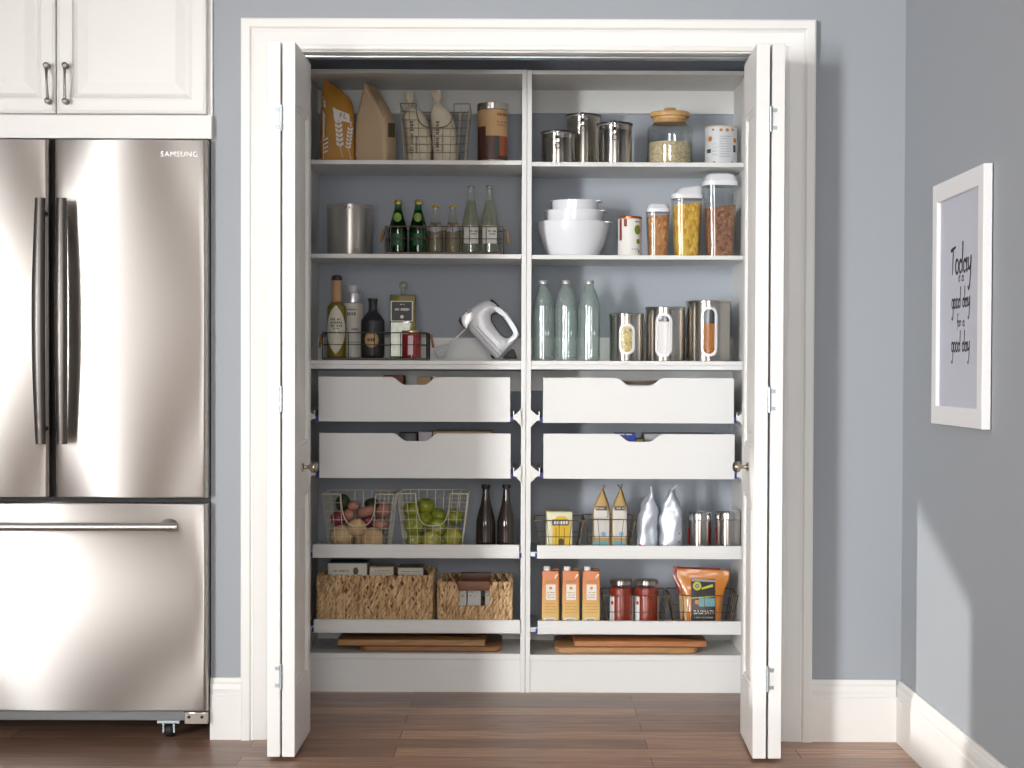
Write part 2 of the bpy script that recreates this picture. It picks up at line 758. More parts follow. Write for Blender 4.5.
def floor_material():
    m = bpy.data.materials.new('brown_plank_floor')
    m.use_nodes = True
    nt = m.node_tree
    b = nt.nodes['Principled BSDF']
    tc = nt.nodes.new('ShaderNodeTexCoord')
    br = nt.nodes.new('ShaderNodeTexBrick')
    br.offset = 0.37
    br.offset_frequency = 2
    br.inputs['Scale'].default_value = 1.0
    br.inputs['Brick Width'].default_value = 1.15
    br.inputs['Row Height'].default_value = 0.118
    br.inputs['Mortar Size'].default_value = 0.0016
    br.inputs['Mortar Smooth'].default_value = 0.3
    br.inputs['Bias'].default_value = 0.0
    br.inputs['Color1'].default_value = S(196, 156, 130)
    br.inputs['Color2'].default_value = S(138, 107, 90)
    br.inputs['Mortar'].default_value = S(70, 52, 44)
    mp = nt.nodes.new('ShaderNodeMapping')
    mp.inputs['Scale'].default_value = (1.3, 17, 1)
    nz = nt.nodes.new('ShaderNodeTexNoise')
    nz.inputs['Scale'].default_value = 3.2
    nz.inputs['Detail'].default_value = 7
    nz.inputs['Distortion'].default_value = 1.1
    cr = nt.nodes.new('ShaderNodeValToRGB')
    cr.color_ramp.elements[0].position = 0.28
    cr.color_ramp.elements[1].position = 0.74
    cr.color_ramp.elements[0].color = (0.5, 0.46, 0.43, 1)
    cr.color_ramp.elements[1].color = (1.25, 1.25, 1.25, 1)
    mx = nt.nodes.new('ShaderNodeMix')
    mx.data_type = 'RGBA'
    mx.blend_type = 'MULTIPLY'
    mx.inputs[0].default_value = 0.9
    sh = nt.nodes.new('ShaderNodeMapping')
    sh.inputs['Location'].default_value = (23.37, 31.03, 0)
    nt.links.new(tc.outputs['Object'], sh.inputs['Vector'])
    nt.links.new(sh.outputs['Vector'], br.inputs['Vector'])
    nt.links.new(tc.outputs['Object'], mp.inputs['Vector'])
    nt.links.new(mp.outputs['Vector'], nz.inputs['Vector'])
    nt.links.new(nz.outputs['Fac'], cr.inputs[0])
    nt.links.new(br.outputs['Color'], mx.inputs[6])
    nt.links.new(cr.outputs[0], mx.inputs[7])
    nt.links.new(mx.outputs[2], b.inputs['Base Color'])
    b.inputs['Roughness'].default_value = 0.36
    b.inputs['Specular IOR Level'].default_value = 0.45
    bp = nt.nodes.new('ShaderNodeBump')
    bp.inputs['Strength'].default_value = 0.25
    bp.inputs['Distance'].default_value = 0.002
    nt.links.new(nz.outputs['Fac'], bp.inputs['Height'])
    nt.links.new(bp.outputs['Normal'], b.inputs['Normal'])
    return m


# ------------------------------------------------------------------ setting
WT = 0.12                                # wall thickness
XL, XR = -3.8, XW(903.3, 0.0)            # room side walls
YF, ZCEIL = -7.6, 2.72
OXL = XW(272.5, 0.0)
OXR = XW(813.8, -.02) - (OXL - XW(241.0, -.02))   # clear opening edges (behind the doors)
OZ = ZW(51.0, 0.0)
AXL, AXR = -1.88, XW(211.0, 0.0, 420)    # fridge alcove
CWX = 0.775                              # closet half width

box_ = nb()
box(box_, XL, XR + .12, YF, YB + .1, -0.06, 0)
struct('floor', box_, floor_material())
box_ = nb()
box(box_, XL, XR + .12, YF, YB + .1, ZCEIL, ZCEIL + .06)
struct('ceiling', box_, ROOMW)
w = nb()
prism_xz(w, [(XR + .1, 0), (XR + .1, ZCEIL), (XL, ZCEIL), (XL, 0), (AXL, 0), (AXL, 2.6), (AXR, 2.6), (AXR, 0),
             (OXL, 0), (OXL, OZ), (OXR, OZ), (OXR, 0)], 0, WT)
struct('wall_back', w, WALLB)
w = nb()
box(w, XR, XR + .12, YF, -0.0005, 0, ZCEIL)
struct('wall_right', w, WALLB)
w = nb()
box(w, XL, XR, YF - .1, YF, 0, ZCEIL)
struct('wall_front', w, ROOMW)
w = nb()
box(w, -2.42, -1.45, YF + .001, YF + .045, .002, 2.25, .004)
box(w, -2.32, -1.55, YF + .044, YF + .055, .25, 1.0, .006)
box(w, -2.32, -1.55, YF + .044, YF + .055, 1.15, 2.1, .006)
struct('dark_reflection_panel', w, WOOD('dark_reflection_wood', S(84, 70, 60), S(112, 96, 84), 8, 'Z'))  # added unseen panel, puts a dark band in the refrigerator's reflection
w = nb()
box(w, -CWX - .06, CWX + .06, YB, YB + .08, 0, ZCEIL)
struct('wall_closet_back', w, CLOSETB)
w = nb()
box(w, -CWX - .06, -CWX, WT, YB, 0, ZCEIL)
struct('wall_closet_left', w, CLOSETB)
w = nb()
box(w, CWX, CWX + .06, WT, YB, 0, ZCEIL)
struct('wall_closet_right', w, CLOSETB)
w = nb()
box(w, AXL, AXR - .0, .78, .84, 0, ZCEIL)
struct('wall_alcove', w, WALLB)

# ---- sunlit slot of the left wall: worked back from the patch of sun on the right wall
SUN_DIR = None
patch = []
for px, py in ((917.5, 506), (971.5, 606), (970.5, 722), (917.5, 690)):
    y, z = UX(px, py, XR)
    patch.append((y, z))
patch[2] = (patch[1][0], 0.05)
patch[3] = (patch[0][0], 0.05)


# ---- casing and jamb
def usweep(bm, x0, x1, ztop, prof, y0=0.0):
    """profile (out from opening edge, towards camera) swept up, over and down, mitred"""
    lines = []
    for o, t in prof:
        lines.append([(x0 - o, y0 - t, 0), (x0 - o, y0 - t, ztop + o), (x1 + o, y0 - t, ztop + o), (x1 + o, y0 - t, 0)])
    vs = [[bm.verts.new(p) for p in l] for l in lines]
    n = len(vs)
    for i in range(n):
        a, b = vs[i], vs[(i + 1) % n]
        for k in range(3):
            bm.faces.new((a[k], a[k + 1], b[k + 1], b[k]))
    bm.faces.new([v[0] for v in vs])
    bm.faces.new([v[3] for v in reversed(vs)])


cw_ = OXL - XW(241.0, -.02)
cas = nb()
usweep(cas, OXL, OXR, OZ, [(0, 0), (0, .009), (.003, .011), (.012, .011), (.016, .0135), (cw_ * .55, .016), (cw_ * .62, .0185),
                           (cw_ * .66, .0175), (cw_ * .72, .0235), (cw_ * .95, .026), (cw_, .0235), (cw_, 0)], -.0008)
struct('trim_1', cas, TRIMW, smooth=30)
jm = nb()
usweep(jm, OXL + .0005, OXR - .0005, OZ - .0005, [(0, 0), (-.004, 0), (-.004, -.119), (0, -.119)], 0.0)
struct('trim_2', jm, TRIMW)
trk = nb()
box(trk, OXL + .02, OXR - .02, .045, .075, OZ - .012, OZ - .005, .002)
to = obj('door_track', trk, HINGEM)
tag(to, 'slim pale metal bifold track under the head of the closet opening', 'track')

# ---- baseboards
BH = ZW(680.5, -.015, 860)
BPROF = [(0, 0), (.016, 0), (.016, BH * .72), (.013, BH * .735), (.013, BH * .80), (.0145, BH * .82), (.0125, BH * .9), (.008, BH * .93),
         (.0085, BH * .96), (.006, BH), (0, BH)]


def baseboard(name, x0, x1):
    bm = nb()
    r0 = [bm.verts.new((x0, -.0008 - t, z)) for t, z in BPROF]
    r1 = [bm.verts.new((x1, -.0008 - t, z)) for t, z in BPROF]
    n = len(r0)
    for i in range(n):
        bm.faces.new((r0[i], r0[(i + 1) % n], r1[(i + 1) % n], r1[i]))
    bm.faces.new(r0)
    bm.faces.new(list(reversed(r1)))
    struct(name, bm, TRIMW, smooth=30)


baseboard('baseboard_left', AXR, OXL - cw_ - .0006)
baseboard('baseboard_back', OXR + cw_ + .0006, XR - .0165)
bm = nb()
r0 = [bm.verts.new((XR - .0008 - t, -.001, z)) for t, z in BPROF]
r1 = [bm.verts.new((XR - .0008 - t, YF + .01, z)) for t, z in BPROF]
for i in range(len(r0)):
    bm.faces.new((r0[i], r0[(i + 1) % len(r0)], r1[(i + 1) % len(r0)], r1[i]))
bm.faces.new(r0)
bm.faces.new(list(reversed(r1)))
struct('baseboard_right', bm, TRIMW, smooth=30)

# ---- bifold doors
YD0, YD1 = -0.285, 0.058
dz0, dz1 = ZW(757.0, YD0, 290), OZ - .030


def leaf_bm(x0, x1, L=1):
    """door leaf lying in the YZ plane, two raised panels a side"""
    t = x1 - x0
    bm = nb()
    y0, y1 = YD0, YD1
    st = .062
    box(bm, x0 + .0075, x1 - .0075, y0 + .01, y1 - .01, dz0 + .01, dz1 - .01)
    zl0, zl1 = dz0 + .185, ZW(497, YD0, 300)
    zu0, zu1 = ZW(447, YD0, 300), dz1 - .165
    box(bm, x0, x1, y0, y0 + st, dz0, dz1, .0012, 1)
    box(bm, x0, x1, y1 - st, y1, dz0, dz1, .0012, 1)
    for a, b in ((dz0, zl0), (zl1, zu0), (zu1, dz1)):
        box(bm, x0 + .0002, x1 - .0002, y0 + st - .002, y1 - st + .002, a + .0004, b - .0004)
    for a, b in ((zl0, zl1), (zu0, zu1)):
        # sticking mould round the panel, then the raised field
        for sx0, sx1 in ((x0 + .002, x0 + .009), (x1 - .009, x1 - .002)):
            box(bm, sx0, sx1, y0 + st - .001, y0 + st + .012, a, b, .002, 1)
            box(bm, sx0, sx1, y1 - st - .012, y1 - st + .001, a, b, .002, 1)
            box(bm, sx0, sx1, y0 + st, y1 - st, a - .001, a + .012, .002, 1)
            box(bm, sx0, sx1, y0 + st, y1 - st, b - .012, b + .001, .002, 1)
        box(bm, x0 + .0035, x1 - .0035, y0 + st + .035, y1 - st - .035, a + .038, b - .038, .004, 1)
    return bm


def hinge_bm(xa, xb, z):
    bm = nb()
    xm = (xa + xb) / 2
    tube(bm, [(xm, YD0 - .002, z - .036), (xm, YD0 - .002, z + .036)], .0036, 10)
    for k in (-1, 0, 1):
        tube(bm, [(xm, YD0 - .002, z + k * .024 - .008), (xm, YD0 - .002, z + k * .024 + .008)], .0046, 10)
    return bm


def hinge_plate(xa, xb, z, left):
    bm = nb()
    if left:
        box(bm, xa - .014, xa, YD0 - .0016, YD0 + .001, z - .029, z - .019, .0004)
        box(bm, xa - .014, xa, YD0 - .0016, YD0 + .001, z + .019, z + .029, .0004)
        box(bm, xa - .002, xa + .004, YD0 - .0016, YD0 + .001, z - .032, z + .032, .0004)
    else:
        box(bm, xb, xb + .014, YD0 - .0016, YD0 + .001, z - .029, z - .019, .0004)
        box(bm, xb, xb + .014, YD0 - .0016, YD0 + .001, z + .019, z + .029, .0004)
        box(bm, xb - .004, xb + .002, YD0 - .0016, YD0 + .001, z - .032, z + .032, .0004)
    return bm


def knob_bm(sgn):
    """round knob sticking out along +X * sgn"""
    bm = nb()
    prof = [(.0, 0), (.013, 0), (.013, .003), (.010, .005), (.006, .007), (.005, .016), (.007, .020), (.0145, .026), (.0165, .032), (.0155, .039),
            (.010, .0445), (.003, .046)]
    lathe(bm, prof, 24)
    return rot_bm(bm, ry=sgn * PI / 2)


def bifold(name, xs, inner, kx_sgn, kpy, label, hinge_py, swing=0.0):
    t = bpy.data.objects.new(name, None)
    COL.objects.link(t)
    t['kind'] = 'structure'
    xa0, xa1, xb0, xb1 = xs
    if kx_sgn > 0:
        outer, innr = (xa0, xa1), (xb0, xb1)
    else:
        outer, innr = (xb0, xb1), (xa0, xa1)
    obj('door_leaf', leaf_bm(*outer), DOORW, t, smooth=30)
    lb = leaf_bm(*innr)
    if swing:
        rot_bm(lb, loc=(-innr[0], -YD0, 0))
        rot_bm(lb, rz=swing, loc=(innr[0], YD0, 0))
    obj('door_leaf', lb, DOORW, t, smooth=30)
    for py in hinge_py:
        z = ZW(py, YD0, 274 if kx_sgn > 0 else 766)
        h = obj('hinge', hinge_bm(xa1, xb0, z), HINGEM, t)
        obj('hinge_plate', hinge_plate(xa1, xb0, z, kx_sgn > 0), HINGEM, h, smooth=0)
    k = obj('knob', knob_bm(kx_sgn), NICKEL, t, smooth=50)
    k.location = (inner + kx_sgn * .0003 - math.sin(swing) * .15, YD0 + .15, ZW(kpy, YD0 + .15, 526))
    tag(t, label, 'door')
    return t


lx = [XW(p, YD0, 400) for p in (267.2, 280.2, 282.2, 295.0)]
rx = [XW(p, YD0, 400) for p in (754.6, 768.0, 770.4, 783.2)]
bifold('door_1', lx, lx[3], 1, 468, 'white panelled bifold door folded open at the left of the pantry, knob facing right', (118, 399, 677))
bifold('door_2', rx, rx[0], -1, 466, 'white panelled bifold door folded open at the right of the pantry, knob facing left', (119, 400, 679), math.radians(-1.5))

# ---- the framed print on the right wall
XF = XR - .024
fyA = UX(932.3, 303, XF)[0]
fyB = UX(983.0, 296, XF)[0]
fzT = (UX(934.2, 185, XF)[1] + UX(984.7, 164, XF)[1]) / 2
fzB = (UX(930.7, 424, XF)[1] + UX(981, 428.5, XF)[1]) / 2
fw, fh = fyA - fyB, fzT - fzB
frm = thing('picture_frame', 'white framed lettered print hanging on the right wall', 'picture', (XR - .001, (fyA + fyB) / 2, fzB))


def fcoords(bm):
    """local x across the print (camera's left to right), y depth -> wall on the right"""
    return rot_bm(bm, rz=-PI / 2)


bw = fw * .095
bm = nb()
for ring in (0,):
    outer = rrect(-fw / 2, fw / 2, 0, fh, .001, 1)
    prism_xz(bm, [(-fw / 2, 0), (fw / 2, 0), (fw / 2, fh), (-fw / 2, fh)], -.024, -.002, .0015,
             holes=[[(-fw / 2 + bw, bw), (fw / 2 - bw, bw), (fw / 2 - bw, fh - bw), (-fw / 2 + bw, fh - bw)]])
obj('frame', fcoords(bm), M('white_frame', S(238, 238, 238), .4, var=.01), frm, smooth=20)
bm = nb()
box(bm, -fw / 2 + bw - .004, fw / 2 - bw + .004, -.014, -.004, bw - .004, fh - bw + .004)
obj('print_sheet', fcoords(bm), M('pale_lilac_paper', S(196, 198, 210), .5, var=.01), frm, smooth=0)


def arc(cx, cz, rx, rz, a0, a1, n=12):
    return [(cx + rx * math.cos(math.radians(a0 + (a1 - a0) * i / n)), cz + rz * math.sin(math.radians(a0 + (a1 - a0) * i / n))) for i in range(n + 1)]


GLY = {
    'T': (0.62, [[(-.02, .95), (.3, 1.02), (.62, 1.08)], [(.3, 1.04), (.27, .5), (.22, -.05)]]),
    'o': (0.46, [arc(.2, .26, .19, .28, 100, 470, 16)]),
    'd': (0.54, [arc(.18, .24, .16, .25, 30, 330, 12), [(.44, 1.25), (.41, .6), (.40, .1), (.46, 0)]]),
    'a': (0.56, [arc(.17, .23, .15, .24, 30, 320, 12), [(.40, .56), (.39, .14), (.46, 0), (.58, .10)]]),
    'y': (0.52, [[(.02, .55), (.06, .2), (.16, .06), (.28, .15), (.36, .4)], [(.38, .6), (.36, .1), (.28, -.5), (.14, -.75), (.04, -.6)]]),
    'i': (0.22, [[(.1, .55), (.08, .2), (.13, 0)], [(.13, .78), (.14, .84)]]),
    's': (0.40, [[(.32, .5), (.18, .58), (.08, .44), (.2, .28), (.28, .14), (.16, .0), (.02, .06)]]),
    'g': (0.50, [arc(.2, .27, .18, .26, 40, 330, 12), [(.38, .56), (.37, .1), (.30, -.5), (.16, -.72), (.02, -.55)]]),
    'f': (0.40, [[(.40, 1.1), (.28, 1.2), (.2, 1.0), (.18, .3), (.12, -.45)], [(.04, .48), (.34, .56)]]),
    'r': (0.38, [[(.06, .55), (.08, .25), (.07, 0)], [(.08, .3), (.18, .5), (.32, .5)]]),
    ' ': (0.34, []),
}


def script_line(pr, s, cx, z, size, sx=.8):
    wsum = sum(GLY[c][0] for c in s) * size * sx
    x = cx - wsum / 2
    for c in s:
        wd, sts = GLY[c]
        for st in sts:
            pts = smooth_prof([(x + p[0] * size * sx + .1 * p[1] * size * .3, z + p[1] * size) for p in st], 3) if len(st) > 2 else \
                [(x + p[0] * size * sx + .1 * p[1] * size * .3, z + p[1] * size) for p in st]
            pr.stroke(pts, size * .17, size * .10)
        x += wd * size * sx


pr = Print()


def fz(py):
    return UX(962, py, XF + .01)[1] - fzB


lx0 = (fyA - UX(961.5, 300, XF + .01)[0]) - fw / 2
script_line(pr, 'Today', lx0, fz(272), .062, 1.25)
script_line(pr, 'is a', lx0, fz(281), .026, 1.4)
script_line(pr, 'good day', lx0, fz(307), .042, 1.12)
script_line(pr, 'for a', lx0, fz(326), .026, 1.4)
script_line(pr, 'good day', lx0, fz(351), .042, 1.12)
put('lettering', fcoords(pr.flat(-.0147)), INK, frm)

# ------------------------------------------------------------------ fridge
YFR = -0.045
fxR = XW(207.3, YFR, 420)
fxM = XW(52.0, YFR, 330)
fxL = 2 * fxM - fxR
FW = fxR - fxL
z = lambda py, px=130: ZW(py, YFR, px)
fr = thing('refrigerator', 'stainless steel french door refrigerator with freezer drawer below the white cabinet', 'refrigerator', ((fxL + fxR) / 2, 0, 0))
fcx = (fxL + fxR) / 2
bm = nb()
box(bm, -FW / 2 - .004, FW / 2 + .005, .035, .70, z(724), z(137), .004)
obj('body', bm, DGREY, fr, smooth=20)


def front_panel(x0, x1, z0, z1, bulge, rl, rr, th=.075):
    """door with a gently bowed front and rolled vertical edges (x local)"""
    bm = nb()
    n = 28
    pts = []
    xm, hw = (x0 + x1) / 2, (x1 - x0) / 2

    def bow(u):
        return -bulge * (1 - u * u)
    xs = []
    for k in range(7):
        a = PI / 2 * k / 6
        xs.append((x0 + rl * (1 - math.cos(a)), rl * (1 - math.sin(a))))
    for k in range(1, n):
        x = x0 + rl + (x1 - rr - x0 - rl) * k / n
        xs.append((x, 0))
    for k in range(7):
        a = PI / 2 * (1 - k / 6)
        xs.append((x1 - rr * (1 - math.cos(a)), rr * (1 - math.sin(a))))
    loop = [(x, YFR + bulge * 0 + dy + bow((x - xm) / hw)) for x, dy in xs]
    loop = [(x0, YFR + th)] + loop + [(x1, YFR + th)]
    e = .003
    lo = [bm.verts.new((x, y + (e if 0 < i < len(loop) - 1 else 0), z0)) for i, (x, y) in enumerate(loop)]
    l1 = [bm.verts.new((x, y, z0 + e)) for x, y in loop]
    l2 = [bm.verts.new((x, y, z1 - e)) for x, y in loop]
    l3 = [bm.verts.new((x, y + (e if 0 < i < len(loop) - 1 else 0), z1)) for i, (x, y) in enumerate(loop)]
    for a, b in ((lo, l1), (l1, l2), (l2, l3)):
        for i in range(len(a)):
            j = (i + 1) % len(a)
            bm.faces.new((a[i], a[j], b[j], b[i]))
    bm.faces.new(lo)
    bm.faces.new(l3)
    return bm


gL = XW(48.8, YFR, 330) - fcx
gR = XW(54.4, YFR, 330) - fcx
dzT, dzB = z(139.5, 130), z(497.5, 130)
doorL = obj('door', front_panel(-FW / 2, gL, dzB, dzT, .004, .012, .012), STEEL, fr, smooth=50, label='left stainless door of the refrigerator')
doorR = obj('door', front_panel(gR, FW / 2, dzB, dzT, .004, .012, .012), STEEL, fr, smooth=50, label='right stainless door of the refrigerator')
fz0, fz1 = z(711.0, 130), z(503.5, 130)
drw = obj('freezer_drawer', front_panel(-FW / 2, FW / 2, fz0, fz1, .0045, .012, .012), STEEL, fr, smooth=50)


def bow_handle(xc, tilt):
    zt, zb = z(199.5, 60), z(443.5, 60)
    bm = nb()
    n = 22
    pts = []
    for k in range(n + 1):
        t = k / n
        s = math.sin(PI * t)
        pts.append((xc + tilt * s, YFR - .045 - .02 * s, zt + (zb - zt) * t))
    rings = []
    for k, p in enumerate(pts):
        s = math.sin(PI * k / n)
        rings.append([(p[0] + (.0150 + .0040 * s) * math.cos(2 * PI * i / 20), p[1] + .0135 * math.sin(2 * PI * i / 20), p[2]) for i in range(20)])
    loft(bm, rings)
    return bm


def standoffs(xc, h):
    for py in (214, 429):
        bm = nb()
        zz = z(py, 60)
        tube(bm, [(xc, YFR - .046, zz), (xc, YFR + .004, zz)], .009, 12)
        obj('handle_mount', bm, STEELD, h)


hxL = XW(40.0, YFR - .05, 320) - fcx
hxR = XW(61.3, YFR - .05, 320) - fcx
h = obj('handle', bow_handle(hxL, -.001), STEELD, doorL)
standoffs(hxL, h)
h = obj('handle', bow_handle(hxR, .003), STEELD, doorR)
standoffs(hxR, h)
zh = z(525, 120)
hx1 = XW(178, YFR - .05, 525) - fcx
bm = nb()
n = 24
rings = []
for k in range(n + 1):
    t = k / n
    x = -hx1 + 2 * hx1 * t
    s = math.sin(PI * t)
    rings.append([(x, YFR - .058 - .012 * s + .011 * math.cos(2 * PI * i / 18), zh + .0125 * math.sin(2 * PI * i / 18)) for i in range(18)])
loft(bm, rings)
h = obj('handle', bm, STEELH, drw)
for sx in (-1, 1):
    bm = nb()
    xx = sx * (hx1 - .035)
    loft(bm, [[(xx + (.014 + .012 * k) * math.cos(2 * PI * i / 16), YFR - .05 + .046 * k, zh + (.010 + .010 * k) * math.sin(2 * PI * i / 16)) for i in range(16)] for k in (0, .5, 1)])
    obj('handle_mount', bm, STEELH, h)
# black gasket strips between the doors, grille under the drawer, hinge and castor
bm = nb()
box(bm, gL - .003, gR + .003, YFR + .062, YFR + .079, dzB, dzT)
box(bm, -FW / 2 + .001, FW / 2 - .001, YFR + .058, YFR + .079, fz1, dzB)
obj('gasket', bm, BLACKP, fr, smooth=0)
bm = nb()
box(bm, -FW / 2 + .002, FW / 2 - .001, YFR + .02, YFR + .06, z(722), z(711.8), .003)
obj('kick_grille', bm, GREYP, fr, smooth=20)
bm = nb()
xa, xb = XW(184, YFR, 715) - fcx, XW(207.5, YFR, 715) - fcx
box(bm, xa, xb, YFR + .002, YFR + .016, z(724), z(712.5), .002)
br_ = obj('hinge_bracket', bm, STEELC, fr, smooth=20)
for k in range(2):
    bm = nb()
    tube(bm, [(xa + .014 + k * .038, YFR + .001, z(717)), (xa + .014 + k * .038, YFR + .004, z(717))], .005, 8)
    obj('bolt', bm, DGREY, br_)
for cxp in (168.5,):
    cx = XW(cxp, YFR + .05, 728) - fcx
    for sgn, lx_ in ((1, cx), (-1, -cx)):
        bm = nb()
        zc = .021
        lathe(bm, [(.006, -.011), (.019, -.011), (.021, -.008), (.021, .008), (.019, .011), (.006, .011)], 24)
        rot_bm(bm, rx=0, ry=PI / 2, loc=(lx_, YFR + .07, zc))
        c = obj('castor', bm, BLACKP, fr)
        bm = nb()
        box(bm, lx_ - .019, lx_ - .0125, YFR + .05, YFR + .09, zc - .006, z(720), .001)
        box(bm, lx_ + .0125, lx_ + .019, YFR + .05, YFR + .09, zc - .006, z(720), .001)
        box(bm, lx_ - .034, lx_ + .034, YFR + .046, YFR + .06, z(727), z(721.5), .002)
        obj('castor_bracket', bm, HINGEM, c, smooth=20)
# rear castors keep the cabinet up off the floor
for sx in (-1, 1):
    bm = nb()
    lathe(bm, [(.006, -.011), (.021, -.011), (.021, .011), (.006, .011)], 20)
    rot_bm(bm, ry=PI / 2, loc=(sx * .36, .6, .021))
    obj('castor', bm, BLACKP, fr)
pr = Print().text('SAMSUNG', XW(179.5, YFR, 155) - fcx, z(154.5, 180), .0215, 1.15)
bm = nb()
hw = (FW / 2 - gR) / 2
xm = (FW / 2 + gR) / 2
vs = [bm.verts.new((x, YFR - .004 * (1 - ((x - xm) / hw) ** 2) - .0007, zz)) for x, zz in pr.v]
pr._faces(bm, vs)
put('lettering', bm, M('pale_badge', S(228, 226, 222), .35, .3, var=.02), doorR)

# ------------------------------------------------------------------ cabinet over the fridge
YU = -0.03
uc = thing('wall_cabinet', 'white wall cabinet with raised panel doors over the stainless refrigerator', 'cabinet', (fcx, 0, 0))
zu = lambda py, px=130: ZW(py, YU, px)
uxR = XW(211.0, YU, 60) - fcx
uxL = -uxR
zbot, zdoor = zu(138.2), zu(113.6)
bm = nb()
box(bm, uxL, uxR, YU + .022, .60, zu(114.5), 2.58)
obj('body', bm, UPPERW, uc, smooth=0)
bm = nb()
box(bm, uxL, uxR + .0005, YU + .006, .12, zbot, zu(114.9), .0015)
obj('valance', bm, UPPERW, uc, smooth=20)


def panel_door(x0, x1, z0, z1):
    bm = nb()
    yf, yb = YU, YU + .0215
    w1, w2, w3, w4 = .005, XW(71, YU, 50) - XW(57, YU, 50), XW(77, YU, 50) - XW(57, YU, 50), 0
    # nested rectangles: (inset, y)
    steps = [(0, yb), (0, yf + .004), (.002, yf + .001), (.005, yf), (.0075, yf + .0012), (.009, yf), (w2, yf), (w2 + .002, yf - .0012), (w2 + .005, yf - .0012),
             (w2 + .008, yf + .004), (w3, yf + .010), (w3 + .003, yf + .0105), (w3 + .03, yf + .004), (w3 + .033, yf + .0035)]
    prev = None
    for ins, y in steps:
        vs = [bm.verts.new(p) for p in ((x0 + ins, y, z0 + ins), (x1 - ins, y, z0 + ins), (x1 - ins, y, z1 - ins), (x0 + ins, y, z1 - ins))]
        if prev:
            for i in range(4):
                bm.faces.new((prev[i], prev[(i + 1) % 4], vs[(i + 1) % 4], vs[i]))
        else:
            bm.faces.new(list(reversed(vs)))
        prev = vs
    bm.faces.new(prev)
    return bm


cxm = XW(56.0, YU, 60) - fcx
udR = XW(206.3, YU, 60) - fcx
dR = obj('door', panel_door(cxm + .0018, udR, zdoor, 2.56), UPPERW, uc, smooth=0, label='right raised panel door of the white wall cabinet')
dL = obj('door', panel_door(-udR, cxm - .0018, zdoor, 2.56), UPPERW, uc, smooth=0, label='left raised panel door of the white wall cabinet')


def pull(xc, lean):
    zt, zb = zu(66.5, 60), zu(102, 60)
    bm = nb()
    pts, rads = [], []
    n = 16
    for k in range(n + 1):
        t = k / n
        s = math.sin(PI * t)
        pts.append((xc + lean * (t - .5) + .002 * s, YU - .022 - .010 * s, zt + (zb - zt) * t))
        rads.append(.0045 - .0012 * s + .0025 * (abs(t - .5) * 2) ** 6)
    tube(bm, pts, .004, 12, rads=rads)
    for p in (pts[0], pts[-1]):
        lathe_p = nb()
        lathe(lathe_p, [(.0, 0), (.0075, 0), (.0085, .003), (.006, .008), (.005, .017), (.0075, .022), (.009, .026), (.0075, .031), (.002, .033)], 18)
        rot_bm(lathe_p, rx=PI / 2, loc=(p[0], YU + .0005, p[2]))
        merge(bm, lathe_p)
    return bm


obj('handle', pull(XW(47, YU - .02, 85) - fcx, .004), PEWTER, dL)
obj('handle', pull(XW(65, YU - .02, 85) - fcx, .0), PEWTER, dR)
# ------------------------------------------------------------------ pantry units
T = 0.016
YC0 = YC                    # front edge of the boards


def cz(py, px):
    return UP(px, py, YC)[1]


def cx_(px, py=373):
    return UP(px, py, YC)[0]


UNITS = {}


def board_notched(x0, x1, z0, z1, nx0, nx1, nd):
    """drawer front outline with the scooped finger cut-out in its top edge"""
    pts = [(x0, z0), (x1, z0), (x1, z1)]
    m = 9
    rw = (nx1 - nx0) * .30
    for k in range(m + 1):
        t = k / m
        s = t * t * (3 - 2 * t)
        pts.append((nx1 - rw * t, z1 - nd * s))
    for k in range(m + 1):
        t = k / m
        s = t * t * (3 - 2 * t)
        pts.append((nx0 + rw * (1 - t), z1 - nd * (1 - s)))
    pts.append((x0, z1))
    return pts


def bracket_bm(xw, xd, zc, y0=-.012):
    """wedge shaped spacer from the cabinet side xw to the runner beside the drawer xd"""
    bm = nb()
    s = 1 if xd > xw else -1
    w = abs(xd - xw)
    zc += .001
    pts = [(xw, zc - .030), (xw + s * w * .10, zc - .026), (xw + s * w * .40, zc - .012), (xw + s * w * .56, zc - .008), (xw + s * w * .72, zc - .008), (xw + s * w * .72, zc + .009),
           (xw + s * w * .56, zc + .009), (xw + s * w * .40, zc + .013), (xw + s * w * .10, zc + .024), (xw, zc + .027)]
    prism_xz(bm, pts, YC + y0, YC + .30)
    return bm


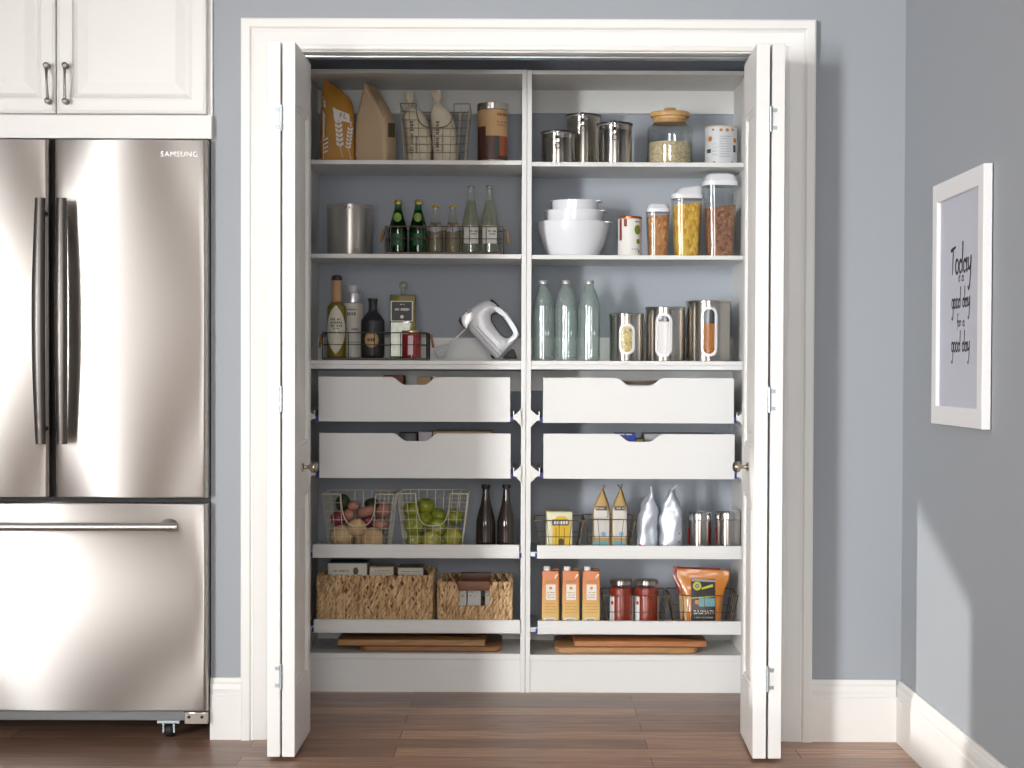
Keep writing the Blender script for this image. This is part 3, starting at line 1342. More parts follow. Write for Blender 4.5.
def make_unit(side, xi0, xi1, A, B, C0, C1, top, D, TR, base, kick, pxm, label):
    """xi0, xi1 inner faces of the sides; heights are measured off the photograph"""
    zc = lambda py: cz(py, pxm)
    u = thing('pantry_cabinet', label, 'cabinet', ((xi0 + xi1) / 2, YC, 0))
    ox, oy = (xi0 + xi1) / 2, YC

    def L(bm):
        return rot_bm(bm, loc=(-ox, -oy, 0))
    ztop = zc(top[0])
    Yb = YB - .0008
    for a, b in ((xi0 - T, xi0), (xi1, xi1 + T)):
        bm = nb()
        box(bm, a, b, YC, Yb, 0, ztop, .0008, 1)
        obj('side_panel', L(bm), WHITE, u, smooth=0)
    e = .0004
    bm = nb()
    box(bm, xi0 + e, xi1 - e, YC + .0006, Yb, zc(top[1]), ztop - .0004, .0008, 1)
    obj('top_panel', L(bm), WHITE, u, smooth=0)
    out = {}
    for nm, (a, b) in (('A', A), ('B', B), ('C', C0)):
        bm = nb()
        box(bm, xi0 + e, xi1 - e, YC + .001, Yb, zc(b), zc(a), .0012, 1)
        obj('shelf', L(bm), WHITE, u, smooth=0)
        out[nm] = zc(a)
    bm = nb()
    box(bm, xi0 + e, xi1 - e, YC + .0022, Yb, zc(C1[1]), zc(C0[1]) - .0003, .0012, 1)
    obj('fixed_shelf', L(bm), WHITE, u, smooth=0)
    # rails screwed to the closet wall
    for p0, p1, sh in ((113.5, 90.0, 0), (357.8, 337.6, 0), (391, 371, 0), (641, 627, 0)):
        bm = nb()
        za, zb = UP(pxm, p0, YB - .018)[1], UP(pxm, p1, YB - .018)[1]
        if p0 == 357.8:
            za = out['C'] + .0004
        box(bm, xi0 + e, xi1 - e, YB - .018, Yb, za, zb)
        obj('back_rail', L(bm), WHITE, u, smooth=0)
    # base shelf and toe board
    zb1, zb0 = zc(base[0]), zc(base[1])
    bm = nb()
    box(bm, xi0 + e, xi1 - e, YC + .001, Yb, zb0, zb1, .0012, 1)
    obj('base_shelf', L(bm), WHITE, u, smooth=0)
    out['base'] = zb1
    bm = nb()
    box(bm, xi0 + e, xi1 - e, YC + .004, YC + .02, .0005, zb0 - .0006)
    obj('toe_board', L(bm), WHITE, u, smooth=0)
    # drawers
    for (l, r, t, b, n0, n1) in D:
        x0, x1 = UP(l, (t + b) / 2, YC - .012)[0], UP(r, (t + b) / 2, YC - .012)[0]
        z1, z0 = UP(pxm, t, YC - .012)[1], UP(pxm, b, YC - .012)[1]
        nx0, nx1 = UP(n0, t, YC - .012)[0], UP(n1, t, YC - .012)[0]
        nd = z1 - UP(pxm, t + 7.8, YC - .012)[1]
        bm = nb()
        prism_xz(bm, board_notched(x0, x1, z0, z1, nx0, nx1, nd), YC - .012, YC + .004, .0006)
        box(bm, x0 + .012, x0 + .024, YC + .0035, YC + .30, z0 + .012, z1 - .03)
        box(bm, x1 - .024, x1 - .012, YC + .0035, YC + .30, z0 + .012, z1 - .03)
        box(bm, x0 + .02, x1 - .02, YC + .288, YC + .30, z0 + .012, z1 - .03)
        box(bm, x0 + .02, x1 - .02, YC + .0035, YC + .298, z0 + .012, z0 + .022)
        d = obj('drawer', L(bm), WHITE, u, smooth=20)
        out.setdefault('D', []).append((x0, x1, z0 + .022, z1, nx0, nx1, nd))
        for xw, xd in ((xi0, x0), (xi1, x1)):
            zz = z0 + (z1 - z0) * .10
            s = 1 if xd > xw else -1
            wv = abs(xd - xw)
            br = obj('slide_bracket', L(bracket_bm(xw, xd, zz)), WHITE, d, smooth=0)
            bm = nb()
            a, b2 = sorted((xd - s * wv * .24, xd - s * .0004))
            box(bm, a, b2, YC - .010, YC + .28, zz - .014, zz + .004, .001)
            obj('slide_catch', L(bm), BLUEP, d, smooth=0)
            bm = nb()
            a, b2 = sorted((xd - s * wv * .36, xd - s * wv * .26))
            box(bm, a, b2, YC - .011, YC + .28, zz - .006, zz + .022, .0006)
            obj('runner', L(bm), HINGEM, d, smooth=0)
    # pull out trays
    for (l, r, t, b) in TR:
        x0, x1 = UP(l, (t + b) / 2, YC - .010)[0], UP(r, (t + b) / 2, YC - .010)[0]
        z1, z0 = UP(pxm, t, YC - .010)[1], UP(pxm, b, YC - .010)[1]
        x0 = max(x0, xi0 + .010)
        bm = nb()
        box(bm, x0, x1, YC - .010, YC + .004, z0, z1, .0012, 1)
        box(bm, x0 + .004, x1 - .004, YC - .0112, YC - .009, z0 + .006, z0 + (z1 - z0) * .55, .0006, 1)
        box(bm, x0 + .004, x1 - .004, YC + .0035, YC + .315, z0 + .0005, z0 + .006)
        tr = obj('pull_out_tray', L(bm), WHITE, u, smooth=20)
        out.setdefault('T', []).append((x0, x1, z0 + .006, z1))
        for xw, xd in ((xi0, x0), (xi1, x1)):
            if abs(xd - xw) < .004:
                continue
            s = 1 if xd > xw else -1
            bm = nb()
            a, b2 = sorted((xw + s * .0006, xd - s * .0004))
            box(bm, a, b2, YC + .002, YC + .29, z0 + .006, z0 + .022, .0006)
            obj('runner', L(bm), HINGEM, tr, smooth=0)
            bm = nb()
            a, b2 = sorted((xd - s * .007, xd - s * .0005))
            box(bm, a, b2, YC - .006, YC + .0015, z0 + .002, z0 + .018, .0006)
            obj('slide_catch', L(bm), BLUEP, tr, smooth=0)
    UNITS[side] = out
    return u


XI_L0, XI_L1 = cx_(306), cx_(521.2)
XI_R0, XI_R1 = XI_L1 + 2 * T + .0012, cx_(744.3)
make_unit('L', XI_L0, XI_L1, (160, 164.4), (253.9, 258.2), (360.4, 364.6), (0, 369.2), (69.2, 73.4),
          [(318.6, 510.2, 377.0, 421.7, 391, 438), (319.2, 510.6, 433.3, 478.3, 393, 438.5)],
          [(312.6, 519.2, 544.6, 558.2), (313.7, 520.2, 619.8, 633.2)], (653.6, 659.2), 692, 415,
          'white open pantry shelving unit at the left with two scooped drawers, nearest the refrigerator')
make_unit('R', XI_R0, XI_R1, (162.2, 166.6), (255.2, 259.4), (361.0, 365.2), (0, 369.8), (70.4, 74.6),
          [(543.0, 734.0, 378.0, 423.2, 616, 663.5), (543.4, 734.6, 434.0, 479.0, 616, 663.5)],
          [(537.0, 742.2, 545.8, 559.0), (537.6, 742.4, 621.2, 634.6)], (655.2, 660.8), 693.2, 638,
          'white open pantry shelving unit at the right with two scooped drawers, nearest the framed print')
# ------------------------------------------------------------------ things on the shelves
UL, UR = UNITS['L'], UNITS['R']


class Slot:
    """where a thing stands: measured left, right and top in the photograph, its depth and its shelf"""

    def __init__(self, l, r, t, gap, zs, dep=None, py=None, flat=False):
        w0 = (r - l) / 295.0
        d = dep if dep is not None else w0
        self.Y = YC + gap + d / 2
        pm = py if py is not None else t + 20
        Yx = YC + gap if flat else self.Y
        x0, x1 = UP(l, pm, Yx)[0], UP(r, pm, Yx)[0]
        self.x, self.w = (x0 + x1) / 2, x1 - x0
        self.z = zs + .0005
        self.Yf = (YC + gap + d * .12) if t < VPY else self.Y
        Yh = (YC + gap) if (t < VPY or flat) else YC + gap + d
        self.h = UP((l + r) / 2, t, Yh)[1] - zs
        self.r = self.w / 2
        self.loc = (self.x, self.Y, self.z)

    def top(self, px, py, Y=None):
        """local (x, z) of another point of the same thing"""
        a = UP(px, py, Y or self.Yf)
        return a[0] - self.x, a[1] - self.z


def lat(name, prof, mat, parent, seg=40, sm=35, **k):
    bm = nb()
    lathe(bm, prof, seg, **k)
    return obj(name, bm, mat, parent, smooth=sm)


def shell(prof_out, t):
    """open vessel: outer profile, then back down inside"""
    inner = [(max(r - t, .0003), z) for r, z in prof_out[::-1]]
    inner = [(r, max(z, prof_out[0][1] + t)) for r, z in inner]
    return prof_out + inner


# ---- shelf A, left -------------------------------------------------------------
s = Slot(318, 356.5, 77, .03, UL['A'], .085)
t = thing('flour_bag', 'golden brown paper flour bag printed with white wheat ears', 'bag', s.loc, math.radians(14))
h = s.h
hx = s.w * .44
bm = bag_bm([(0, 0, 0, hx * .97, .036, 5, 0), (.012, 0, 0, hx, .038, 4.5, 0), (h * .3, 0, 0, hx * 1.0, .040, 3.6, 0), (h * .55, .001, 0, hx * .97, .040, 3.2, 0),
             (h * .70, -.001, 0, hx * .90, .034, 3, -.06), (h * .82, -.006, .0, hx * .78, .022, 2.6, -.25), (h * .905, -.012, 0, hx * .58, .008, 2.4, -.55),
             (h * .93, -.014, 0, hx * .54, .003, 2.4, -.62)], wr=.0016, seed=3)
tr = tree_of(bm)
obj('paper_body', bm, M('kraft_gold', S(190, 134, 52), .55, var=.09, scale=18), t, smooth=60)
p = Print()
p.quad((-.012, h * .62), (.036, h * .56), (.038, h * .46), (-.010, h * .49), 8, 5)
p.quad((-.020, h * .64), (-.010, h * .62), (-.004, h * .52), (-.016, h * .49), 2, 3)
put('print_banner', p.onto(tr), PAPERW, t)
p = Print()
p.text('FL', .014, h * .535, .026, 1.1, rot=-.12)
put('lettering', p.onto(tr, .0019), M('brown_ink', S(138, 90, 30), .6), t)
p = Print()
for ex, ez, es, lean in ((.004, h * .17, 1.35, -.08), (.032, h * .15, 1.05, .12)):
    for k in range(6):
        zz = ez + k * .0115 * es
        xx = ex + lean * k * .0115 * es
        for sg in (-1, 1):
            p.quad((xx, zz), (xx + sg * .0085 * es, zz + .004 * es), (xx + sg * .009 * es, zz + .013 * es), (xx + sg * .001, zz + .0075 * es), 1, 2)
    p.quad((ex + lean * .07 - .002, ez + .07 * es), (ex + lean * .07 + .002, ez + .07 * es), (ex + lean * .08 + .0015, ez + .088 * es), (ex + lean * .08 - .0015, ez + .088 * es), 1, 2)
    p.stroke([(ex, ez + .004), (ex + .004, ez - .014), (ex + .010, ez - .034)], .0018)
for k in range(4):
    p.quad((-.052, h * .08 + k * .014), (-.036, h * .11 + k * .014), (-.036, h * .13 + k * .014), (-.052, h * .10 + k * .014), 3, 1)
put('print_wheat', p.onto(tr), PAPERW, t)
p = Print()
p.quad((-hx * 1.04, .01), (-hx * .9, .002), (-hx * .9, h * .62), (-hx * 1.0, h * .55), 1, 10)
p.quad((-hx * .98, h * .64), (-hx * .86, h * .64), (-hx * .84, h * .78), (-hx * .9, h * .76), 1, 4)
put('print_edge', p.onto(tr), PAPERW, t)

s = Slot(354, 398, 82, .03, UL['A'], .095)
t = thing('kraft_bag', 'plain brown kraft paper bag with folded top beside the flour bag', 'bag', s.loc, math.radians(-22))
h = s.h
hx = s.w * .415
hx = s.w * .40
bm = bag_bm([(0, 0, 0, hx * .98, .044, 7, 0), (.01, 0, 0, hx, .046, 7, 0), (h * .3, 0, 0, hx, .046, 7, 0), (h * .52, -.001, 0, hx * .97, .046, 6, 0),
             (h * .66, -.006, 0, hx * .74, .045, 5, 0), (h * .82, -.015, 0, hx * .42, .044, 4, 0), (h * .95, -.022, 0, hx * .13, .043, 3, 0),
             (h * .985, -.024, 0, hx * .07, .043, 2.4, 0)], wr=.0016, seed=9)
tr = tree_of(bm)
obj('paper_body', bm, M('kraft_paper', S(208, 182, 148), .7, var=.05, scale=30), t, smooth=60)
bm = nb()
fl = [(-.018, h * .995), (.004, h * .86), (.030, h * .70), (.050, h * .56), (.047, h * .54), (.022, h * .68), (-.004, h * .84), (-.024, h * .96)]
prism_xz(bm, fl, -.040, .040, .0)
obj('folded_flap', bm, M('kraft_paper_shaded', S(188, 160, 122), .7, var=.05, scale=30), t, smooth=30)  # same kraft as the bag, shade of its right side put into the colour
p = Print()
bm = nb()
vs = [bm.verts.new((hx * 1.012 + .0008, y_, z_)) for y_, z_ in ((-.030, h * .30), (.022, h * .32), (.022, h * .50), (-.030, h * .48))]
bm.faces.new(vs)
put('label', bm, M('olive_label', S(96, 86, 62), .6, var=.3, scale=120), t)


def wire_grid(bm, P, nu, nv, rad, skip=None, u0=0, u1=1, seg=5):
    """P(u, v) -> point; verticals at u, horizontals at v; skip(u, v) cuts wires away"""
    def run(pts):
        cur = []
        for p_, ok in pts:
            if ok:
                cur.append(p_)
            else:
                if len(cur) > 1:
                    tube(bm, cur, rad, seg)
                cur = []
        if len(cur) > 1:
            tube(bm, cur, rad, seg)
    n = 24
    for i in range(nu + 1):
        u = i / nu
        pts = [(P(u, k / n), not (skip and skip(u, k / n))) for k in range(n + 1)]
        run(pts if skip else [pts[0], pts[-1]])
    for j in range(nv + 1):
        v = j / nv
        pts = [(P(k / n, v), not (skip and skip(k / n, v))) for k in range(n + 1)]
        run(pts if skip else [pts[0], pts[-1]])


def scoop_basket(name, label, s, wt, wb, dt, db, h, mat, group, nu=8, nv=7, sc0=.24, sc1=.76, depth=.52, rad=.0011):
    """tapered wire bin, its front dipping in a scoop"""
    t = thing(name, label, 'basket', s.loc, 0, group)

    def W(v):
        return (wb + (wt - wb) * v) / 2, (db + (dt - db) * v) / 2

    def cut(u):
        if u <= sc0 or u >= sc1:
            return 1.0
        q = (u - sc0) / (sc1 - sc0) * 2 - 1
        return 1 - depth * (1 - abs(q) ** 3.2) ** (1 / 3.2)
    bm = nb()

    def front(u, v):
        a, b = W(v)
        return (-a + 2 * a * u, -b, .002 + h * v)
    wire_grid(bm, front, nu, nv, rad, skip=lambda u, v: v > cut(u) + .001)
    obj('wire_front', bm, mat, t, smooth=60)
    for nm, f in (('wire_back', lambda u, v: (-W(v)[0] + 2 * W(v)[0] * u, W(v)[1], .002 + h * v)),):
        bm = nb()
        wire_grid(bm, f, nu, nv, rad)
        obj(nm, bm, mat, t, smooth=60)
    for sg in (-1, 1):
        bm = nb()
        wire_grid(bm, lambda u, v: (sg * W(v)[0], -W(v)[1] + 2 * W(v)[1] * u, .002 + h * v), 4, 4, rad * .8)
        obj('wire_side', bm, mat, t, smooth=60)
    bm = nb()
    wire_grid(bm, lambda u, v: (-wb / 2 + wb * u, -db / 2 + db * v, .0012), nu, 6, rad)
    obj('wire_floor', bm, mat, t, smooth=60)
    bm = nb()
    a, b = W(1)
    loop = []
    us = [(k / 6 * sc0, 1.0) for k in range(6)]
    for k in range(49):
        an = PI * k / 48
        c_, s_ = math.cos(an), math.sin(an)
        q = -math.copysign(abs(c_) ** (2 / 3.2), c_)
        us.append((sc0 + (sc1 - sc0) * (q + 1) / 2, 1 - depth * abs(s_) ** (2 / 3.2)))
    us += [(sc1 + (1 - sc1) * k / 6, 1.0) for k in range(1, 7)]
    for u, v in us:
        aa, bb = W(v)
        loop.append((-aa + 2 * aa * u, -bb - .001, .002 + h * v))
    # square shoulders of the scoop
    loop += [(a, b, .002 + h), (-a, b, .002 + h)]
    tube(bm, loop, rad * 1.9, 7, closed=True)
    obj('rim', bm, mat, t, smooth=60)
    return t


s = Slot(400, 469.5, 104.5, .02, UL['A'], .19, py=107, flat=True)
scoop_basket('wire_basket', 'brass wire basket with a scooped front holding two tied cloth sacks', s, s.w, s.w * .865, .19, .165, s.h, BRASSW, 'scooped brass wire baskets', sc0=.23, sc1=.78, depth=.42)
basketY = s.Y
SACK = M('natural_cotton', S(226, 216, 192), .85, var=.05, scale=220, bump=.25, bscale=500)


def sack(pc, tp, lean, label, seed, rz):
    Ys = basketY - .028
    x = UP(pc, 140, Ys)[0]
    t = thing('cloth_sack', label, 'sack', (x, Ys, UL['A'] + .0042), rz)
    h = UP(pc, tp, Ys)[1] - UL['A'] - .0042
    rr = .0415
    ry = .039
    zn = h * .815
    keys = [(0, 0, 0, rr * .84, ry * .80, 3.0, 0), (.006, 0, 0, rr * .96, ry * .92, 2.8, 0), (h * .22, 0, 0, rr, ry, 2.4, 0), (h * .45, lean * .18, 0, rr * 1.0, ry, 2.4, 0),
            (h * .64, lean * .5, 0, rr * .90, ry * .88, 2.2, 0), (h * .74, lean * .76, 0, rr * .66, ry * .66, 2.1, 0), (zn, lean * 1.0, 0, rr * .25, ry * .25, 2, 0),
            (zn + .006, lean * 1.03, 0, rr * .20, ry * .20, 2, 0), (zn + .014, lean * 1.07, 0, rr * .30, ry * .26, 2, 0), (h * .96, lean * 1.18, 0, rr * .42, ry * .26, 2, .1),
            (h, lean * 1.2, 0, rr * .38, ry * .2, 2, .15)]
    bm = bag_bm(keys, wr=.0024, seed=seed, ws=38)
    tr = tree_of(bm)
    obj('cloth_body', bm, SACK, t, smooth=80)
    bm = nb()
    zz = zn + .005
    tube(bm, [(lean * 1.03 + rr * .25 * math.cos(a * PI / 8), ry * .25 * math.sin(a * PI / 8), zz) for a in range(16)], .002, 6, closed=True)
    obj('tie', bm, SACK, t)
    p = Print()
    for k in range(2):
        q = Print().squiggle(-.060, .050 - k * .05, 0, .013 - .005 * k, seed + k)
        base = len(p.v)
        p.v += [(-rr * .58 + .017 * k - z_, h * .36 + x_) for x_, z_ in q.v]
        p.f += [tuple(i + base for i in f) for f in q.f]
    put('lettering', p.onto(tr, .0012), INKG, t)


sack(419.4, 93, -.031, 'tied cloth sack leaning left in the scooped brass wire basket', 5, 0)
sack(445.2, 90.5, -.026, 'tied cloth sack on the right in the brass wire basket, knot standing higher', 8, 0)

s = Slot(477, 508, 102, .045, UL['A'], None, py=130)
t = thing('cardboard_canister', 'round brown cardboard canister with steel lid and tan label', 'canister', s.loc)
h, r = s.h, s.r
lat('steel_base', [(r * .94, 0), (r * .97, .002), (r * .97, .008), (r * .95, .010)], STEELC, t)
lat('tube_body', [(r * .96, .0085), (r * .965, .01), (r * .965, h - .022), (r * .96, h - .021)], M('dark_brown_card', S(84, 52, 42), .5, var=.06), t)
lat('lid', [(r * .985, h - .0215), (r, h - .020), (r, h - .004), (r * 1.01, h - .002), (r * .97, h), (r * .5, h - .001)], STEELC, t)
put('label', Print().rect(-r * 1.5, r * 1.35, h * .60, h - .024, 24).rect(-r * .42, r * 1.35, h * .44, h * .60, 16).cyl(r * .965), M('tan_label', S(196, 158, 112), .6, var=.03), t)
put('label', Print().rect(r * .45, r * 1.35, h * .11, h * .44, 10, 1).cyl(r * .965), M('rust_label', S(150, 82, 50), .6, var=.05), t)
p = Print().rect(r * .18, r * .40, h * .10, h * .44, 3, 1)
put('label', p.cyl(r * .965), M('teal_label', S(58, 84, 84), .6, var=.1), t)
p = Print().squiggle(r * .3, r * 1.2, h * .80, .011, 4).squiggle(r * .3, r * 1.1, h * .67, .005, 5).squiggle(r * .3, r * 1.1, h * .62, .004, 6)
put('lettering', p.cyl(r * .965, off=.0012), M('brown_print', S(120, 82, 52), .6), t)

# ---- shelf A, right ------------------------------------------------------------


def clamp_canister(l, r_, tp, gap, label, bigclip=1.0):
    s = Slot(l, r_, tp, gap, UR['A'], None, py=140)
    t = thing('clamp_canister', label, 'canister', s.loc, math.radians(-4), 'steel canisters with clamp lids')
    h, r = s.h, s.r
    rb = r * .93
    lat('body', [(rb * .96, 0), (rb, .003), (rb, h - .030), (rb * .985, h - .028), (rb * .985, h - .025), (rb, h - .023), (rb, h - .012)], STEELC, t)
    lat('gasket', [(rb * 1.02, h - .0125), (rb * 1.03, h - .011), (rb * 1.02, h - .0095)], M('grey_rubber', S(150, 146, 142), .6), t)
    lat('lid', [(rb * 1.0, h - .0098), (r * .99, h - .009), (r, h - .006), (r * .985, h - .0035), (r * .9, h - .002), (r * .4, h)], STEELD, t)
    bm = nb()
    x = 0
    y = -rb
    tube(bm, [(x - .004, y - .002, h - .004), (x - .005, y - .009, h - .012), (x - .005, y - .009, h - .040), (x + .001, y - .006, h - .052)], .0016, 6)
    tube(bm, [(x + .004, y - .002, h - .004), (x + .005, y - .009, h - .012), (x + .005, y - .009, h - .040), (x - .001, y - .006, h - .052)], .0016, 6)
    box(bm, x - .0075, x + .0075, y - .007, y - .003, h - .046, h - .022, .0015)
    tube(bm, [(x + .009 * math.cos(a * PI / 8) + .001, y - .007, h - .056 + .009 * math.sin(a * PI / 8)) for a in range(16)], .0016, 6, closed=True)
    box(bm, x - .006, x + .006, y - .006, y + .004, h - .014, h - .0015, .0015)
    obj('clamp', bm, CHROME, t, smooth=50)
    return t


clamp_canister(540.5, 576, 129, .02, 'shortest steel clamp lid canister, left of the three on the top shelf')
clamp_canister(565, 601, 112, .135, 'tallest steel clamp lid canister standing behind two shorter ones')
clamp_canister(596.5, 633, 120.5, .02, 'mid-height steel clamp lid canister beside the jar of oats')

s = Slot(647, 692.5, 104, .05, UR['A'], None, py=145)
t = thing('glass_jar', 'round glass storage jar of oats with a bamboo lid', 'jar', s.loc)
h, r = s.h, s.r
zj = s.top(670, 122)[1]
prof = [(r * .9, 0), (r * .97, .004), (r, .012), (r, zj - .022), (r * .97, zj - .010), (r * .86, zj - .001), (r * .76, zj + .004), (r * .74, zj + .010), (r * .78, zj + .014)]
lat('glass_body', prof, CLEAR, t, 48, cap1=False)
lat('glass_wall', [(a - .0025, max(b, .003)) for a, b in prof], CLEAR, t, 48, cap1=False)
zo = s.top(670, 141)[1]
lat('oats', [(r * .88, .003), (r * .92, .007), (r * .935, .014), (r * .935, zo - .004), (r * .90, zo), (r * .4, zo + .003)],
    GRAIN('oat_flakes', [S(222, 198, 148), S(240, 224, 180), S(204, 174, 120), S(246, 234, 200)], 190), t, 48)
bam = WOOD('bamboo', S(196, 152, 92), S(220, 182, 124), 10, 'X', .45)
zl = s.top(670, 115)[1]
lat('lid', [(r * .72, zl - .022), (r * .735, zl - .020), (r * .735, zl - .012), (r * .72, zl - .011), (r * .74, zl - .010), (r * .74, zl - .001), (r * .86, zl), (r * .875, zl + .003), (r * .875, zl + .013),
            (r * .85, zl + .016), (r * .35, zl + .0165)], bam, t, 48)
lat('lid_knob', [(r * .14, zl + .016), (r * .15, zl + .022), (r * .26, zl + .025), (r * .28, zl + .029), (r * .25, zl + .032), (r * .1, zl + .033)], bam, t, 32)

s = Slot(705, 737, 125, .05, UR['A'], None, py=145)
t = thing('paper_can', 'white paper can spotted with gold dots beside the jar of oats', 'can', s.loc)
h, r = s.h, s.r
lat('can_body', [(r * .97, 0), (r, .002), (r, h - .006), (r * .985, h - .005)], M('pale_grey_card', S(212, 214, 216), .5, var=.03), t)
lat('lid', [(r * .98, h - .0055), (r * 1.01, h - .005), (r * 1.015, h - .002), (r * .99, h), (r * .95, h - .001), (r * .94, h - .004), (r * .3, h - .004)], M('tan_paper_rim', S(196, 180, 154), .5), t)
p = Print()
for a, zz, q in ((-.62, h - .015, .0045), (-.12, h - .017, .0055), (.28, h - .017, .006), (.66, h - .015, .005), (-.85, h * .66, .009), (.9, h * .62, .009), (-.55, .006, .005), (.62, .006, .005)):
    p.disc(a * r, zz, q)
put('dots', p.cyl(r), M('gold_ochre_print', S(186, 124, 32), .5), t)
p = Print().rect(-r * 1.15, -r * .78, h * .30, h * .40, 4).rect(r * .72, r * 1.0, h * .32, h * .5, 4)
put('label', p.cyl(r), M('charcoal_print', S(66, 66, 68), .6), t)
p = Print()
for k in range(9):
    p.squiggle(-r * .2, r * .55, h * .20 + k * .0085, .0032, k + 20)
for k in range(4):
    p.squiggle(-r * .68, -r * .34, h * .25 + k * .012, .003, k + 50)
put('lettering', p.cyl(r), M('pale_ink', S(150, 152, 156), .6), t)

# ---- shelf B, left -------------------------------------------------------------
s = Slot(327, 373.5, 203.5, .06, UL['B'], None, py=225)
t = thing('stock_canister', 'large plain stainless steel canister left of the bottle basket', 'canister', s.loc)
h, r = s.h, s.r
lat('body', [(r * .95, 0), (r * .975, .003), (r * .975, h - .016), (r * .97, h - .015)], STEELP, t, 56)
lat('lid', [(r * .975, h - .0148), (r * .99, h - .014), (r * .99, h - .003), (r * .97, h), (r * .4, h + .001)], STEELP, t, 56)
p = Print()
for a in (-.07, .07):
    p.ring(a * r, h - .012, .0014, .0028, 10)
p.rect(-.004, .004, h - .0125, h - .0115)
put('latch_mark', p.cyl(r * .99), DGREY, t)


def crate(name, label, l, r_, tp, gap, zs, dep, mat, nv, wood_floor, cols=6, py=None, hx=0):
    """low iron wire crate with a wooden grip on either end"""
    s = Slot(l, r_, tp, gap, zs, dep, py=py or tp + 10, flat=True)
    t = thing(name, label, 'basket', s.loc, 0, 'iron wire crates with wooden grips')
    w, h = s.w / 2, s.h
    d = dep / 2
    hy = 0
    rad = .0014
    bm = nb()
    for yy in (-d, d):
        for j in (1, 2):
            z_ = .012 + (h - .014) * j / 2
            if j < 2:
                tube(bm, [(-w, yy, z_), (w, yy, z_)], rad, 6)
        for k in range(cols + 1):
            x = -w + 2 * w * k / cols
            tube(bm, [(x, yy, .004), (x, yy, h - .002)], rad if 0 < k < cols else rad * 1.5, 6)
    for xx in (-w, w):
        z_ = .012 + (h - .014) / 2
        tube(bm, [(xx, -d, z_), (xx, d, z_)], rad, 6)
        for k in range(1, 4):
            y = -d + 2 * d * k / 4
            tube(bm, [(xx, y, .004), (xx, y, h - .002)], rad, 6)
    obj('wire_sides', bm, mat, t, smooth=60)
    bm = nb()
    tube(bm, [(-w, -d, h - .002), (w, -d, h - .002), (w, d, h - .002), (-w, d, h - .002)], rad * 1.5, 6, closed=True)
    obj('rim', bm, mat, t, smooth=60)
    bm = nb()
    box(bm, -w - .001, w + .001, -d - .001, d + .001, .001, .008, .0015)
    obj('base_tray', bm, wood_floor, t, smooth=20)
    for sg in (-1, 1):
        bm = nb()
        tube(bm, [(sg * w, -.030, h - .004), (sg * (w + .012), -.030, h - .010), (sg * (w + .017), -.026, h - .036), (sg * (w + .019), 0, h - .040),
                  (sg * (w + .017), .026, h - .036), (sg * (w + .012), .030, h - .010), (sg * w, .030, h - .004)], .0016, 6)
        bail = obj('bail', bm, mat, t, smooth=60)
        bm = nb()
        tube(bm, smooth_prof([(sg * (w + .012), -.030, h - .006), (sg * (w + .014), -.030, h - .02), (sg * (w + .017), -.028, h - .037), (sg * (w + .019), -.022, h - .050)], 5), .0045, 10)
        obj('wooden_grip', bm, WOOD('grip_wood', S(150, 106, 62), S(178, 132, 82), 20, 'Z'), t)
    return s, t


sB, _ = crate('wire_crate', 'long rusty wire crate of water and tonic bottles with wooden grips', 385.3, 503, 226, .03, UL['B'], .19,
              M('rusty_wire', S(96, 76, 64), .5, .6, var=.1), 2, WOOD('crate_wood', S(88, 68, 56), S(112, 88, 70), 12, 'X'), 7)
zin = UL['B'] + .0085


def bottle(l, r_, tp, gap, zs, prof, mat, name, label, liquid=None, cap=None, py=None, group=None, seg=36):
    """prof: (fraction of radius, fraction of height) up to the mouth"""
    s = Slot(l, r_, tp, gap, zs, None, py=py or tp + 45)
    t = thing(name, label, 'bottle', s.loc, 0, group)
    h, r = s.h, s.r
    pf = lprof([(a * r, b * h) for a, b in prof], 4)
    lat('glass_body', pf, mat, t, seg, 50)
    if liquid:
        lm, top = liquid
        lp = [(max(a - .0025, .001), min(b, top * h)) for a, b in pf if b <= top * h]
        lp = [(lp[0][0], .003)] + [q for q in lp if q[1] > .0035] + [(.001, lp[-1][1] + .0002)]
        lat('drink', lp, lm, t, seg, 50)
    return t, s, h, r, pf


def crown(t, h, r, mat, rc=.0135, hc=.008):
    bm = nb()
    n = 42
    rings = []
    for q, z_ in ((1.0, h - hc), (1.03, h - hc + .001), (.9, h - .002), (.7, h), (.2, h + .0003)):
        rings.append([((rc * q + (.0006 if (i % 2 and q > .95) else 0)) * math.cos(2 * PI * i / n), (rc * q + (.0006 if (i % 2 and q > .95) else 0)) * math.sin(2 * PI * i / n), z_) for i in range(n)])
    loft(bm, rings)
    obj('cap', bm, mat, t, smooth=50)


GREENG = GLASS('green_glass', (0.18, 0.52, 0.28, 1))
GREENL = M('green_water', S(18, 62, 34), .1, var=.05)
SPF = [(.80, 0), (.97, .02), (1, .06), (1, .40), (.97, .47), (.80, .58), (.55, .73), (.40, .85), (.36, .92), (.37, .95)]
GOLDC = M('gold_cap', S(206, 184, 106), .35, .5, var=.03)
for l, r_, txt in ((388.5, 407.5, 'green glass water bottle at the left end of the rusty wire crate'),
                   (409, 427.5, 'green glass water bottle second from the left in the rusty wire crate')):
    t, s, h, r, pf = bottle(l, r_, 199, .055, zin, SPF, GREENG, 'water_bottle', txt, (GREENL, .80), py=240, group='green water bottles')
    crown(t, h, r, GOLDC, r * .43, .016)
    put('label', Print().disc(0, h * .66, r * .42, h * .085, 20).cyl(r * .80, off=.0022), M('lime_label', S(128, 158, 62), .5, var=.1), t)
    put('label', Print().rect(-r * .55, r * .55, h * .13, h * .36, 10).cyl(r, off=.0008), M('deep_green_label', S(36, 96, 58), .5, var=.12, scale=90), t)
